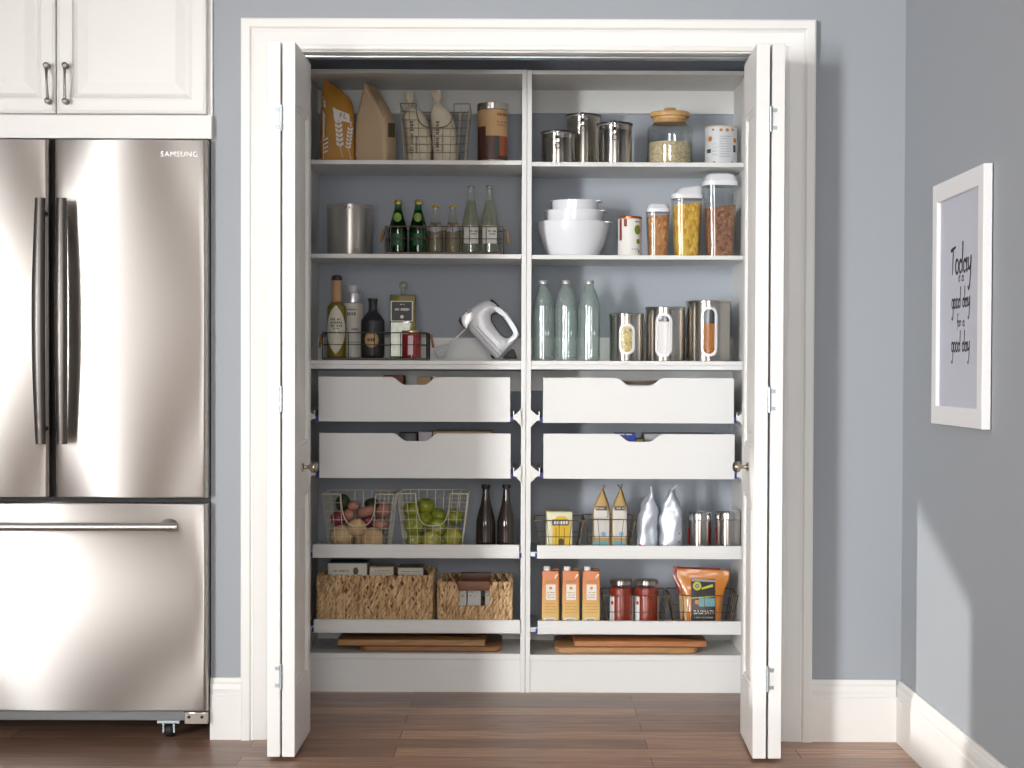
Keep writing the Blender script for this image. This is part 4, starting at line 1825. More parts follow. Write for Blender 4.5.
TPF = [(.85, 0), (.98, .025), (1, .07), (1, .36), (.95, .46), (.72, .60), (.46, .76), (.36, .88), (.38, .93), (.37, .96)]
AMBL = M('pale_tonic', S(134, 118, 82), .12, var=.04)
YCAP = M('yellow_cap', S(214, 184, 44), .4, .2, var=.03)
for l, r_, txt in ((427.5, 443.5, 'squat tonic bottle with yellow cap beside the second green bottle'),
                   (444.5, 461, 'squat tonic bottle with yellow cap beside the tall clear bottles')):
    t, s, h, r, pf = bottle(l, r_, 205, .075, zin, TPF, GLASS('tonic_glass', (.95, .94, .89, 1), haze=.04), 'tonic_bottle', txt, (AMBL, .68), py=240, group='squat tonic bottles')
    crown(t, h, r, YCAP, r * .46, .007)
    p = Print()
    for sg in (-1, 1):
        p.quad((0, h * .42), (sg * r * 1.3, h * .52), (sg * r * 1.15, h * .66), (0, h * .545), 8, 2)
    bmL = nb()
    lathe(bmL, pf, 36)
    put('label', p.onto(tree_of(bmL), .001), M('blue_white_label', S(206, 212, 228), .5, var=.05, scale=60), t)
    put('label', Print().rect(-r * .98, -r * .66, h * .47, h * .60, 2, 2).onto(tree_of(bmL), .0016), YCAP, t)
CPF = [(.84, 0), (.97, .02), (1, .05), (1, .40), (.96, .46), (.78, .58), (.52, .74), (.34, .87), (.30, .94), (.33, .96), (.31, .985)]
CIDER = GLASS('pale_cider', (.90, .89, .76, 1), haze=.05)
for l, r_, txt in ((461.5, 480, 'tall clear bottle with white label, inner one in the rusty wire crate'),
                   (480, 498.5, 'tall clear bottle with white label at the right end of the rusty wire crate')):
    t, s, h, r, pf = bottle(l, r_, 185, .07, zin, CPF, GLASS('flint_glass', (.95, .97, .93, 1), refl=2.6, haze=.06), 'soda_bottle', txt, (CIDER, .80), py=240, group='tall clear soda bottles')
    crown(t, h, r, STEELC, r * .40, .007)
    put('label', Print().rect(-r * .75, r * .95, h * .14, h * .40, 12).cyl(r, off=.0007), PAPERW, t)
    put('lettering', Print().squiggle(-r * .1, r * .8, h * .32, .008, 3).squiggle(0, r * .7, h * .28, .005, 4).cyl(r, off=.0012), INKG, t)

# ---- shelf B, right ------------------------------------------------------------
BOWL = M('white_melamine', S(236, 238, 242), .22, var=.01, coat=.3)


def bowl(l, r_, tp, Yc_, zb, h, label, base=.62):
    x0, x1 = UP(l, tp + 5, Yc_)[0], UP(r_, tp + 5, Yc_)[0]
    R_ = (x1 - x0) / 2
    t = thing('mixing_bowl', label, 'bowl', ((x0 + x1) / 2, Yc_, zb), math.radians(-10), 'nested white mixing bowls')
    out = lprof([(R_ * base * .9, 0), (R_ * base, .001), (R_ * (base + (1 - base) * .22), h * .10), (R_ * (base + (1 - base) * .62), h * .40), (R_ * (base + (1 - base) * .90), h * .75), (R_, h)], 5)
    inn = [(max(a - .004, .001), max(b, .005)) for a, b in out[::-1]]
    prof = out + [(R_ + .003, h + .0005), (R_ + .003, h + .003), (R_ - .003, h + .003)] + inn[1:]
    lat('bowl_body', prof, BOWL, t, 56, 40)
    bm = nb()
    pts = []
    for k in range(13):
        a = -.34 + .68 * k / 12
        pts.append(((R_ + .014) * math.cos(a), (R_ + .014) * math.sin(a)))
    inner = [((R_ - .001) * math.cos(.40 - .8 * k / 12), (R_ - .001) * math.sin(.40 - .8 * k / 12)) for k in range(13)]
    lo = [bm.verts.new((x, y, h - .001)) for x, y in pts + inner]
    hi = [bm.verts.new((x, y, h + .003)) for x, y in pts + inner]
    for i in range(len(lo)):
        j = (i + 1) % len(lo)
        bm.faces.new((lo[i], lo[j], hi[j], hi[i]))
    bm.faces.new(list(reversed(lo)))
    bm.faces.new(hi)
    obj('grip_tab', bm, BOWL, t, smooth=30)
    return t


bY = YC + .03 + .125
zz0 = UR['B'] + .0005
zt1 = UP(572, 219.8, bY - .115)[1]
bowl(537.5, 609, 220, bY, zz0, zt1 - zz0 - .003, 'largest white mixing bowl, bottom of the nested stack', .66)
zt2 = UP(572, 208.6, bY - .09)[1]
bowl(544.5, 603.5, 209, bY, zt1 - .045, zt2 - zt1 + .042, 'middle white mixing bowl nested in the largest one', .86)
zt3 = UP(572, 199.3, bY - .07)[1]
bowl(551.5, 598.5, 199, bY, zt2 - .040, zt3 - zt2 + .037, 'smallest white mixing bowl, top of the nested stack', .86)

s = Slot(618, 641.5, 216, .06, UR['B'], None, py=235)
t = thing('tin_can', 'small white can with copper lid and green dots beside the bowls', 'can', s.loc, math.radians(12))
h, r = s.h, s.r
COPPER = M('copper_lid', S(176, 104, 60), .3, .8, var=.05)
lat('can_body', [(r * .97, 0), (r, .002), (r, h - .009), (r * .98, h - .008)], PAPERW, t)
lat('lid', [(r * .985, h - .0085), (r * 1.02, h - .008), (r * 1.02, h - .002), (r * .98, h), (r * .9, h - .003), (r * .2, h - .003)], COPPER, t)
put('band', Print().rect(-r * .78, -r * .50, h * .74, h - .010, 3).rect(-r * 1.3, -r * 1.0, h * .4, h - .010, 3).cyl(r), M('maroon_band', S(132, 48, 36), .5), t)
put('dots', Print().disc(r * .45, h * .66, .013, .017).disc(r * .52, h * .37, .008, .009).cyl(r), M('olive_green_print', S(116, 132, 36), .5, var=.15, scale=150), t)
put('lettering', Print().squiggle(r * .1, r * .8, h * .86, .006, 2).rect(r * .5, r * .66, h * .10, h * .15).squiggle(-.004, r * .6, h * .18, .003, 5).cyl(r), INK, t)


def cereal_box(l, r_, tp, gap, lid_py, fill_py, fill_mat, label, tilt, part):
    s = Slot(l, r_, tp, gap, UR['B'], (r_ - l) / 295 * .9, py=(tp + 255) / 2 - 8)
    t = thing('storage_container', label, 'container', s.loc, math.radians(6), 'clear containers with white lids')
    h = s.h
    hw = s.w / 2
    hd = hw * .88
    zl = s.top((l + r_) / 2, lid_py)[1]
    zf = s.top((l + r_) / 2, fill_py)[1]
    e = 3.4
    k = lambda z_: .80 + .18 * min(1, z_ / zl)
    bm = nb()
    loft(bm, [sring(z_, 0, 0, hw * k(z_), hd * k(z_), e, 44) for z_ in (0, .004, zl * .25, zl * .5, zl * .75, zl)], True, False)
    obj('clear_body', bm, CLEAR, t, smooth=60)
    bm = nb()
    loft(bm, [sring(z_, 0, 0, hw * k(z_) - .0025, hd * k(z_) - .0025, e, 44, tilt=(.12 if z_ == zf else 0)) for z_ in (.003, zf * .3, zf * .6, zf * .85, zf)])
    obj(part, bm, fill_mat, t, smooth=60)
    bm = nb()
    hl = h - zl
    w1 = hw * 1.0
    rings = [sring(zl - .004, 0, 0, w1 * .985, hd * 1.0, e, 44), sring(zl + .001, 0, 0, w1 * 1.01, hd * 1.02, e, 44), sring(zl + hl * .30, 0, 0, w1 * 1.0, hd * 1.01, e, 44),
             sring(zl + hl * .34, 0, 0, w1 * .96, hd * .97, e, 44), sring(zl + hl * .72, tilt * .03, 0, w1 * .88, hd * .9, e, 44, tilt=tilt),
             sring(zl + hl * .92, tilt * .03, 0, w1 * .74, hd * .78, e, 44, tilt=tilt), sring(zl + hl, tilt * .03, 0, w1 * .5, hd * .5, e, 44, tilt=tilt * .5)]
    loft(bm, rings)
    obj('lid', bm, BOWL, t, smooth=50)
    return t


cereal_box(646, 669.5, 203, .06, 210.5, 215.5, GRAIN('granola', [S(186, 122, 66), S(204, 146, 88), S(160, 98, 50), S(214, 162, 104)], 130, stretch=(1, 1, .6)), 'shortest white lidded container, filled with tan crackers', 0, 'crackers')
cereal_box(671, 702, 185.5, .05, 197, 203.5, GRAIN('dry_pasta', [S(216, 170, 52), S(232, 192, 84), S(196, 144, 34), S(238, 206, 110)], 120, stretch=(1, 1, .55)), 'mid-height white lidded container, filled with yellow pasta', .18, 'pasta')
cereal_box(702.5, 736.5, 172.5, .04, 184, 206, GRAIN('brown_cereal', [S(140, 96, 68), S(164, 116, 84), S(112, 74, 52), S(176, 130, 96)], 110), 'tallest white lidded container, half filled with brown cereal', 0, 'cereal')
# ---- shelf C, left -------------------------------------------------------------
IRON = DARKW
sC, _ = crate('wire_crate', 'dark wire crate of oils and vinegars beside the hand mixer', 322.5, 426.5, 332.2, .025, UL['C'], .19, IRON, 2,
              WOOD('dark_crate_wood', S(62, 54, 48), S(84, 74, 66), 12, 'X'), 4, py=345)
zin = UL['C'] + .0085
OLIVE = GLASS('olive_oil', (.62, .56, .10, 1))
OILG = GLASS('oil_bottle_glass', (.86, .86, .74, 1))
OILD = M('olive_oil_deep', S(150, 134, 34), .12, var=.08)
s = Slot(327, 346.5, 274.5, .042, zin, None, py=330)
t = thing('oil_bottle', 'olive oil bottle with kraft paper neck and dark green cap', 'bottle', s.loc)
h, r = s.h, s.r
zs_ = s.top(336, 303)[1]
lat('glass_body', lprof([(r * .9, 0), (r, .004), (r, zs_ - .022), (r * .92, zs_ - .010), (r * .6, zs_ + .004), (r * .42, zs_ + .012), (r * .42, h - .03)], 4), OILG, t)
lat('oil', [(r * .88, .002), (r * .95, .006), (r * .95, zs_ - .022), (r * .87, zs_ - .011), (r * .5, zs_ + .004), (r * .2, zs_ + .005)], OILD, t)
lat('neck_wrap', [(r * .44, zs_ + .006), (r * .50, zs_ + .002), (r * .50, h - .020), (r * .44, h - .019)], M('kraft_wrap', S(186, 146, 110), .7, var=.04), t)
lat('cap', [(r * .42, h - .0192), (r * .55, h - .018), (r * .56, h - .012), (r * .44, h - .003), (r * .15, h)], M('dark_green_wax', S(52, 62, 48), .5), t)
p = Print()
m_ = 14
for k in range(m_):
    z0_, z1_ = .012 + (zs_ - .020) * k / m_, .012 + (zs_ - .020) * (k + 1) / m_
    w0_, w1_ = r * 1.12 * math.sin(PI * k / m_) ** .8, r * 1.12 * math.sin(PI * (k + 1) / m_) ** .8
    p.quad((-w0_, z0_), (w0_, z0_), (w1_, z1_), (-w1_, z1_), 8, 1)
put('label', p.cyl(r), M('pale_oval_label', S(214, 210, 190), .6, var=.03), t)
p = Print()
for k in range(3):
    p.squiggle(-r * .55, r * .65, zs_ * .70 - k * .011, .010, 30 + k)
p.squiggle(-r * .3, r * .4, zs_ * .53, .005, 5)
put('lettering', p.cyl(r, off=.0012), M('grey_green_ink', S(112, 116, 96), .6), t)

s = Slot(342.5, 363.5, 285, .115, zin, None, py=330)
t = thing('tall_canister', 'white and silver screw top bottle standing behind the olive oil', 'bottle', s.loc)
h, r = s.h, s.r
zb = s.top(353, 303)[1]
lat('bottle_body', [(r * .92, 0), (r * .98, .003), (r * .98, zb - .002), (r * .95, zb)], M('ivory_label_body', S(206, 204, 192), .5, var=.03), t)
lat('shoulder', [(r * .96, zb + .0002), (r, zb + .002), (r, zb + .030), (r * .96, zb + .035), (r * .5, zb + .037)], M('silver_satin', S(190, 192, 196), .3, .7), t)
lat('cap', [(r * .46, zb + .0372), (r * .47, zb + .038), (r * .47, h - .002), (r * .42, h)], M('pale_cap', S(206, 208, 206), .4), t)
p = Print().squiggle(-r * .5, r * .5, zb * .80, .016, 31).squiggle(-r * .4, r * .4, zb * .88, .006, 33).squiggle(-r * .6, r * .6, zb * .52, .011, 34).rect(-r, r, zb * .28, zb * .29, 8)
put('lettering', p.cyl(r * .98), M('grey_print', S(112, 112, 106), .6), t)

s = Slot(361, 384.5, 298, .05, zin, None, py=335)
t = thing('vinegar_bottle', 'matt black round shouldered bottle with round gold label', 'bottle', s.loc)
h, r = s.h, s.r
BLK = M('matt_black_glaze', S(40, 40, 43), .5, var=.06)
lat('bottle_body', lprof([(r * .88, 0), (r * .98, .006), (r, .02), (r, h * .56), (r * .93, h * .64), (r * .66, h * .72), (r * .40, h * .78), (r * .36, h * .84), (r * .37, h * .97), (r * .34, h - .001), (r * .2, h)], 5), BLK, t)
lat('collar', [(r * .37, h * .955), (r * .42, h * .96), (r * .42, h * .995), (r * .3, h * 1.002)], BLK, t)
put('label', Print().disc(-.001, h * .30, r * .62, r * .66, 28).cyl(r), M('gold_paper', S(196, 164, 108), .55, var=.05), t)
put('lettering', Print().squiggle(-r * .36, r * .34, h * .30, .012, 12).ring(-.001, h * .30, r * .52, r * .55, 28).cyl(r, off=.0012), INK, t)

s = Slot(390.5, 416.5, 281, .085, zin, .075, py=330)
t = thing('oil_bottle', 'square olive oil bottle with glass stopper and dark square label', 'bottle', s.loc)
h, hw = s.h, s.w / 2
hd = .035
zs_ = s.top(403, 294.5)[1]
bm = nb()
box(bm, -hw, hw, -hd, hd, 0, zs_, .004)
obj('glass_body', bm, OILG, t, smooth=40)
bm = nb()
box(bm, -hw + .003, hw - .003, -hd + .003, hd - .003, .004, zs_ - .006, .003)
obj('oil', bm, OILD, t, smooth=40)
lat('stopper', lprof([(.010, zs_ + .0003), (.0085, zs_ + .004), (.008, zs_ + .015), (.010, zs_ + .019), (.0145, zs_ + .025), (.0155, zs_ + .033), (.012, h - .003), (.004, h)], 4), GLASS('stopper_glass', (.86, .88, .80, 1)), t, 24, 60)
b0, b1 = s.top(404, 321.5)[1], s.top(404, 301)[1]
put('label', Print().rect(-hw * .93, hw * .78, b0, b1).flat(-hd - .0007), PAPERW, t, 'dark square label edged in white')
put('label_field', Print().rect(-hw * .84, hw * .69, b0 + .003, b1 - .003).flat(-hd - .0012), M('slate_label', S(70, 68, 70), .55), t)
put('label', Print().quad((-hw * .9, .006), (hw * .2, .006), (hw * .62, b0 - .004), (-hw * .9, b0 - .004)).flat(-hd - .0007), M('silver_leaf_label', S(186, 190, 176), .35, .3, var=.3, scale=60), t)
p = Print().squiggle(-hw * .58, hw * .5, (b0 + b1) / 2 + .006, .010, 3).squiggle(-hw * .2, hw * .14, b1 - .012, .004, 5).disc(-hw * .06, b0 + .016, .006)
put('lettering', p.flat(-hd - .0016), PAPERW, t)

s = Slot(401.5, 421.5, 330.5, .035, zin, None, py=342)
t = thing('jam_jar', 'small red jar with gold lid at the front of the dark wire crate', 'jar', s.loc)
h, r = s.h, s.r
lat('glass_body', [(r * .9, 0), (r * .97, .003), (r * .97, h - .012), (r * .9, h - .008)], GLASS('jam_glass', (.98, .9, .9, 1)), t)
lat('jam', [(r * .87, .002), (r * .93, .005), (r * .93, h - .013), (r * .3, h - .012)], M('red_preserve', S(168, 32, 40), .3, var=.12), t)
lat('lid', [(r * .92, h - .0075), (r, h - .007), (r, h - .002), (r * .95, h), (r * .3, h)], M('gold_lid', S(204, 176, 108), .3, .7), t)
put('label', Print().rect(-r * .30, r * .22, .010, h - .018, 6).cyl(r * .97), M('pale_pink_label', S(226, 206, 208), .5), t)

# hand mixer: side outline, handle opening, chrome collar, whisk
YM = YC + .13


def mx(zx, zy):
    """outline point read off the enlarged photograph"""
    return UP(420 + zx * 105 / 1008, 290 + zy * 80 / 768, YM)


x0m, z0m = mx(740, 662)[0], UL['C'] + .0006
t = thing('hand_mixer', 'white electric hand mixer resting tilted with its whisk on the shelf', 'mixer', (x0m, YM, z0m))


def ml(*pts):
    return [(mx(a, b)[0] - x0m, mx(a, b)[1] - z0m) for a, b in pts]


def densify(poly, n=4):
    P_ = poly
    out = []
    N = len(P_)
    for i in range(N):
        p0, p1, p2, p3 = P_[i - 1], P_[i], P_[(i + 1) % N], P_[(i + 2) % N]
        for k in range(n):
            u = k / n
            out.append(tuple(0.5 * (2 * p1[a] + (p2[a] - p0[a]) * u + (2 * p0[a] - 5 * p1[a] + 4 * p2[a] - p3[a]) * u * u + (3 * p1[a] - p0[a] - 3 * p2[a] + p3[a]) * u ** 3) for a in (0, 1)))
    return out


body = densify(ml((455, 205), (500, 172), (570, 128), (640, 107), (680, 112), (720, 135), (760, 172), (800, 206), (835, 218), (880, 290), (925, 370), (950, 425), (944, 446), (880, 520),
                  (800, 605), (755, 655), (738, 661), (716, 648), (650, 575), (570, 487), (480, 392), (470, 330), (468, 270)), 3)
hole = densify(ml((682, 250), (700, 225), (730, 216), (762, 228), (800, 272), (850, 336), (886, 390), (890, 424), (870, 448), (832, 462), (800, 450), (762, 414), (716, 352), (686, 300)), 3)
MIXW = M('white_mixer_plastic', S(226, 229, 234), .3, var=.01, coat=.3)
bm = nb()
prism_xz(bm, body, -.042, .042, .016, holes=[hole], nr=3)
obj('housing', bm, MIXW, t, smooth=50)
GRIP = M('dark_grip_rubber', S(64, 60, 56), .6)
bm = nb()
hin = offset_poly(hole, .0035)
prism_xz(bm, offset_poly(hole, -.0002), -.026, .026, 0, holes=[hin])
obj('grip_liner', bm, GRIP, t, smooth=40)
bm = nb()
prism_xz(bm, ml((398, 262), (440, 218), (468, 204), (500, 188), (520, 290), (476, 330), (452, 378), (424, 352), (404, 310)), -.0435, .0435, .002, nr=2)
obj('collar', bm, M('satin_aluminium', S(206, 206, 208), .3, .85), t, smooth=40)
bm = nb()
prism_xz(bm, ml((372, 300), (386, 262), (402, 262), (420, 330), (440, 372), (420, 360), (395, 335)), -.036, .036, .002, nr=2)
obj('nose', bm, GRIP, t, smooth=40)
bm = nb()
prism_xz(bm, ml((458, 222), (500, 190), (500, 208), (468, 234)), -.0445, .0445, .001)
obj('collar_badge', bm, GREYP, t, smooth=40)
bm = nb()
prism_xz(bm, ml((672, 96), (690, 90), (720, 112), (758, 152), (754, 172), (716, 138), (684, 112)), -.018, .018, .003)
obj('speed_switch', bm, BLACKP, t, smooth=40)
bm = nb()
prism_xz(bm, ml((676, 618), (700, 632), (722, 660), (700, 658), (684, 640)), -.026, .026, .003)
prism_xz(bm, ml((800, 640), (880, 566), (905, 572), (935, 658), (800, 658)), -.020, .020, .003)
obj('heel_rest', bm, BLACKP, t, smooth=40)
for a_, b_ in (((500, 345), (765, 632)), ((545, 345), (790, 602))):
    bm = nb()
    q = ml(a_, b_)
    dx, dz = q[1][0] - q[0][0], q[1][1] - q[0][1]
    L_ = math.hypot(dx, dz)
    nx, nz = -dz / L_ * .0009, dx / L_ * .0009
    prism_xz(bm, [(q[0][0] - nx, q[0][1] - nz), (q[1][0] - nx, q[1][1] - nz), (q[1][0] + nx, q[1][1] + nz), (q[0][0] + nx, q[0][1] + nz)], -.0424, -.0405)
    obj('groove', bm, GREYP, t, smooth=0)
wa, wb_ = ml((440, 372), (288, 516))
tip_ = ml((158, 640))[0]
bm = nb()
tube(bm, [(wa[0], 0, wa[1]), ((wa[0] + wb_[0]) / 2, 0, (wa[1] + wb_[1]) / 2), (wb_[0], 0, wb_[1])], .0032, 10, rads=[.0028, .0032, .0040])
obj('whisk_shaft', bm, M('whisk_steel', S(220, 220, 218), .35, .25), t)
ax = Vector((tip_[0] - wb_[0], 0, tip_[1] - wb_[1]))
Lw = ax.length
ax.normalize()
e1 = Vector((-ax.z, 0, ax.x))
e2 = Vector((0, 1, 0))
org = Vector((wb_[0], 0, wb_[1]))
for k in range(6):
    a = PI * k / 6
    dv = e1 * math.cos(a) + e2 * math.sin(a)
    prof_ = [(0, .002), (.12, .006), (.35, .014), (.62, .022), (.82, .0215), (.95, .013), (1.0, 0)]
    pts = smooth_prof([tuple(org + ax * (Lw * u) + dv * w_) for u, w_ in prof_] + [tuple(org + ax * (Lw * u) - dv * w_) for u, w_ in prof_[-2::-1]], 3)
    bm = nb()
    tube(bm, [(p_[0], p_[1], max(p_[2], .0012)) for p_ in pts], .0010, 5)
    obj('whisk_wire', bm, M('whisk_steel', S(220, 220, 218), .35, .25), t)

# ---- shelf C, right ------------------------------------------------------------
GPF = [(.86, 0), (.98, .015), (1, .05), (1, .62), (.97, .68), (.86, .76), (.66, .85), (.44, .92), (.36, .945), (.40, .955)]
AQUA = GLASS('aqua_glass', (.925, .972, .955, 1), rough=.05, refl=2.4, haze=.17)
for l, r_, txt in ((532.5, 554, 'empty aqua glass bottle against the middle partition, first of three'), (555, 577, 'empty aqua glass bottle in the middle of the three'),
                   (578, 600, 'empty aqua glass bottle nearest the steel canisters')):
    s = Slot(l, r_, 280, .03, UR['C'], None, py=330)
    t = thing('glass_bottle', txt, 'bottle', s.loc, 0, 'empty aqua glass bottles')
    h, r = s.h, s.r
    pf = lprof([(a * r, b * h) for a, b in GPF], 5)
    inn = [(max(a - .0035, .002), max(b, .012)) for a, b in pf[::-1] if b > .006]
    lat('glass_body', pf, AQUA, t, 40, 50, cap1=False)
    lat('glass_wall', inn + [(.002, .009)], AQUA, t, 40, 50, cap0=False)
    lat('cap', [(r * .38, h * .952), (r * .43, h * .956), (r * .43, h - .003), (r * .38, h), (r * .1, h)], M('silver_screw_cap', S(206, 200, 200), .35, .6), t)
    # raised glass tracery on the shoulder
    bm = nb()
    for k in range(10):
        a0 = 2 * PI * k / 10
        pts = []
        for q in range(13):
            zz = h * (.64 + .24 * q / 12)
            rr = [a for a, b in pf if b >= zz][0] - .0006
            aa = a0 + .5 * math.sin(q * .9)
            pts.append(((rr) * math.cos(aa), (rr + .0004) * math.sin(aa), zz))
        tube(bm, pts, .0011, 5)
    obj('moulded_tracery', bm, AQUA, t, smooth=60)
    put('raised_mark', Print().rect(.004, .022, h * .335, h * .345, 4).rect(.006, .009, h * .31, h * .37).rect(.016, .019, h * .31, h * .37).cyl(r, off=.001), M('frosted_mark', S(206, 222, 220), .4), t)


def window_can(l, r_, tp, gap, wl, wr, wt, wbm, fill, fill_py, label, fillname):
    s = Slot(l, r_, tp, gap, UR['C'], None, py=340)
    t = thing('window_canister', label, 'canister', s.loc, 0, 'steel canisters with oval windows')
    h, r = s.h, s.r
    rb = r * .965
    Yf = s.Y - rb
    xa, xb = UP(wl, 335, Yf)[0] - s.x, UP(wr, 335, Yf)[0] - s.x
    zt_, zb_ = UP(wl, wt, Yf)[1] - s.z, UP(wl, wbm, Yf)[1] - s.z
    lat('body', [(rb * .96, 0), (rb * .99, .002), (rb * .99, .006), (rb, .008), (rb, h - .010)], STEELC, t, 56)
    lat('lid', [(rb * .99, h - .0098), (r, h - .009), (r * 1.0, h - .003), (r * .97, h - .001), (r * .4, h)], STEELC, t, 56)
    xa_, xb_ = rb * math.asin(max(-.95, xa / rb)), rb * math.asin(min(.95, xb / rb))
    wv = xb_ - xa_
    o_ = rrect(xa_, xb_, zb_, zt_, wv * .48, 7)
    bwid = wv * .16
    i_ = rrect(xa_ + bwid, xb_ - bwid, zb_ + bwid, zt_ - bwid, (wv - 2 * bwid) * .48, 7)

    def cylp(p_, off):
        a_ = p_[0] / rb
        return ((rb + off) * math.sin(a_), -(rb + off) * math.cos(a_), p_[1])
    bm = nb()
    n = len(o_)
    ro = [bm.verts.new(cylp(q, .0002)) for q in o_]
    r1 = [bm.verts.new(cylp(q, .0030)) for q in o_]
    r2 = [bm.verts.new(cylp(q, .0030)) for q in i_]
    r3 = [bm.verts.new(cylp(q, .0002)) for q in i_]
    for A_, B_ in ((ro, r1), (r1, r2), (r2, r3)):
        for i in range(n):
            j = (i + 1) % n
            bm.faces.new((A_[i], A_[j], B_[j], B_[i]))
    obj('window_bezel', bm, M('white_plastic_bezel', S(236, 236, 236), .3), t, smooth=50)
    zf = UP(wl, fill_py, Yf)[1] - s.z
    cl = Print()
    m = 16
    rr = (wv - 2 * bwid) * .48
    xi, xj = xa_ + bwid, xb_ - bwid

    def halfw(zz):
        zc_ = min(max(zz, zb_ + bwid + rr), zt_ - bwid - rr)
        dz_ = abs(zz - zc_)
        return max(.0006, (xj - xi) / 2 - rr + math.sqrt(max(0, rr * rr - dz_ * dz_)))
    xc = (xi + xj) / 2

    def strip(zlo, zhi):
        p_ = Print()
        for k in range(m):
            za, zb2 = zlo + (zhi - zlo) * k / m, zlo + (zhi - zlo) * (k + 1) / m
            p_.quad((xc - halfw(za), za), (xc + halfw(za), za), (xc + halfw(zb2), zb2), (xc - halfw(zb2), zb2), 4, 1)
        return p_
    ztop = zt_ - bwid
    if zf < ztop - .002:
        put('window_gap', strip(zf, ztop).cyl(rb), M('dark_can_inside', S(70, 70, 74), .2, .3), t, 'dark empty top of the oval window')
    put(fillname, strip(zb_ + bwid, min(zf, ztop)).cyl(rb), fill, t)
    put('window_pane', strip(zb_ + bwid, ztop).cyl(rb, off=.0022), GLASS('window_acrylic', (.97, .97, .97, 1), rough=.12, refl=.5), t)
    return t


window_can(609, 644, 313, .035, 619.5, 634.5, 323.5, 354.5, GRAIN('dry_beans', [S(196, 176, 106), S(226, 210, 150), S(150, 124, 62), S(238, 226, 178)], 150), 310,
           'smallest steel canister, its oval window showing pale dry beans', 'beans')
window_can(645, 685.5, 306.5, .03, 656, 672, 313, 357, M('white_flour', S(232, 230, 226), .8, var=.02), 321.5,
           'middle steel canister, its oval window showing white flour', 'flour')
window_can(685.5, 731, 300, .03, 701.5, 717, 306.5, 356.5, GRAIN('brown_sugar', [S(168, 106, 46), S(186, 122, 58), S(150, 90, 36)], 260), 323.5,
           'largest steel canister, its oval window half full of brown sugar', 'sugar')

# ---- inside the drawers --------------------------------------------------------


def pack(name, label, cat, drawer, side, pl, pr_, pt, yoff, dep, mat, bev=.003, extra=None):
    x0, x1, zf, ztp, *_ = UNITS[side]['D'][drawer]
    Y0 = YC + yoff
    xa, xb = UP(pl, 380, Y0)[0], UP(pr_, 380, Y0)[0]
    zt = UP(pl, pt, Y0)[1]
    bm = nb()
    box(bm, -(xb - xa) / 2, (xb - xa) / 2, 0, dep, 0, zt - zf, bev)
    t = obj(name, bm, mat, None, smooth=30)
    t.location = ((xa + xb) / 2, Y0, zf + .0006)
    tag(t, label, cat)
    return t


pack('food_box', 'dark red box seen through the finger cut-out of the upper left drawer', 'box', 0, 'L', 383, 403.5, 375.3, .03, .12, M('dark_red_card', S(112, 62, 46), .6, var=.08))
pack('food_box', 'tan card box on the right in the upper left drawer', 'box', 0, 'L', 417, 431, 377.0, .05, .14, M('tan_card', S(178, 150, 110), .6, var=.05))
pack('food_packet', 'cream packet at the right of the finger cut-out, upper left drawer', 'packet', 0, 'L', 432.5, 436.5, 376.5, .04, .10, M('cream_card', S(216, 204, 176), .6), .001)
pack('food_tin', 'black tin at the left of the finger cut-out, lower left drawer', 'tin', 1, 'L', 399, 417, 432.9, .06, .10, M('black_tin', S(58, 56, 56), .4, var=.1))
pack('food_packet', 'pale lilac packet in the middle of the lower left drawer', 'packet', 1, 'L', 418.5, 432, 432.0, .04, .10, M('lilac_card', S(186, 178, 186), .5, var=.15, scale=80))
pack('place_mat', 'folded tan table linen lying at the right of the lower left drawer', 'linen', 1, 'L', 433, 492, 431.6, .05, .2, M('tan_linen', S(196, 170, 136), .8, var=.05))
x0, x1, zf, ztp, nx0, nx1, nd = UNITS['R']['D'][0]
for k in range(5):
    hh = (ztp - zf - .012) * (k + 1) / 5
    Rr = .085
    bm = nb()
    zb_ = (ztp - zf - .022) * k / 4
    lathe(bm, [(Rr * .55, zb_), (Rr * .6, zb_ + .001), (Rr * .96, zb_ + .011), (Rr, zb_ + .0125), (Rr * .97, zb_ + .014), (Rr * .6, zb_ + .005), (.002, zb_ + .004)], 48)
    o = obj('plate', bm, M('blush_stoneware', S(206, 190, 182), .35, var=.03), None, smooth=40)
    o.location = ((nx0 + nx1) / 2 - .004, YC + .115, zf + .0006)
    tag(o, ['lowest', 'second', 'middle', 'fourth', 'top'][k] + ' blush plate of the stack in the upper right drawer' + (' counted from below' if k in (1, 3) else ''), 'plate', 'plates stacked in the upper right drawer')
t = pack('food_packet', 'blue packet lying on top in the lower right drawer cut-out', 'packet', 1, 'R', 615, 636, 433.4, .045, .09, M('bright_blue_foil', S(48, 72, 168), .35, var=.08))
o = pack('food_packet', 'olive packet beneath the cut-out of the lower right drawer', 'packet', 1, 'R', 636.8, 644, 439.0, .03, .09, M('olive_card', S(96, 88, 48), .5, var=.1))
pack('food_box', 'grey carton at the right of the cut-out, lower right drawer', 'box', 1, 'R', 644.8, 718, 434.0, .08, .16, M('grey_card', S(158, 158, 158), .6))
p = Print().squiggle(-.024, .024, ztp * 0 + (UNITS['R']['D'][1][3] - UNITS['R']['D'][1][2]) - .004, .006, 9)
put('lettering', p.flat(-.0008), PAPERW, t)
# ------------------------------------------------------------------ pull-out trays
def tz(side, i):
    return UNITS[side]['T'][i][2]


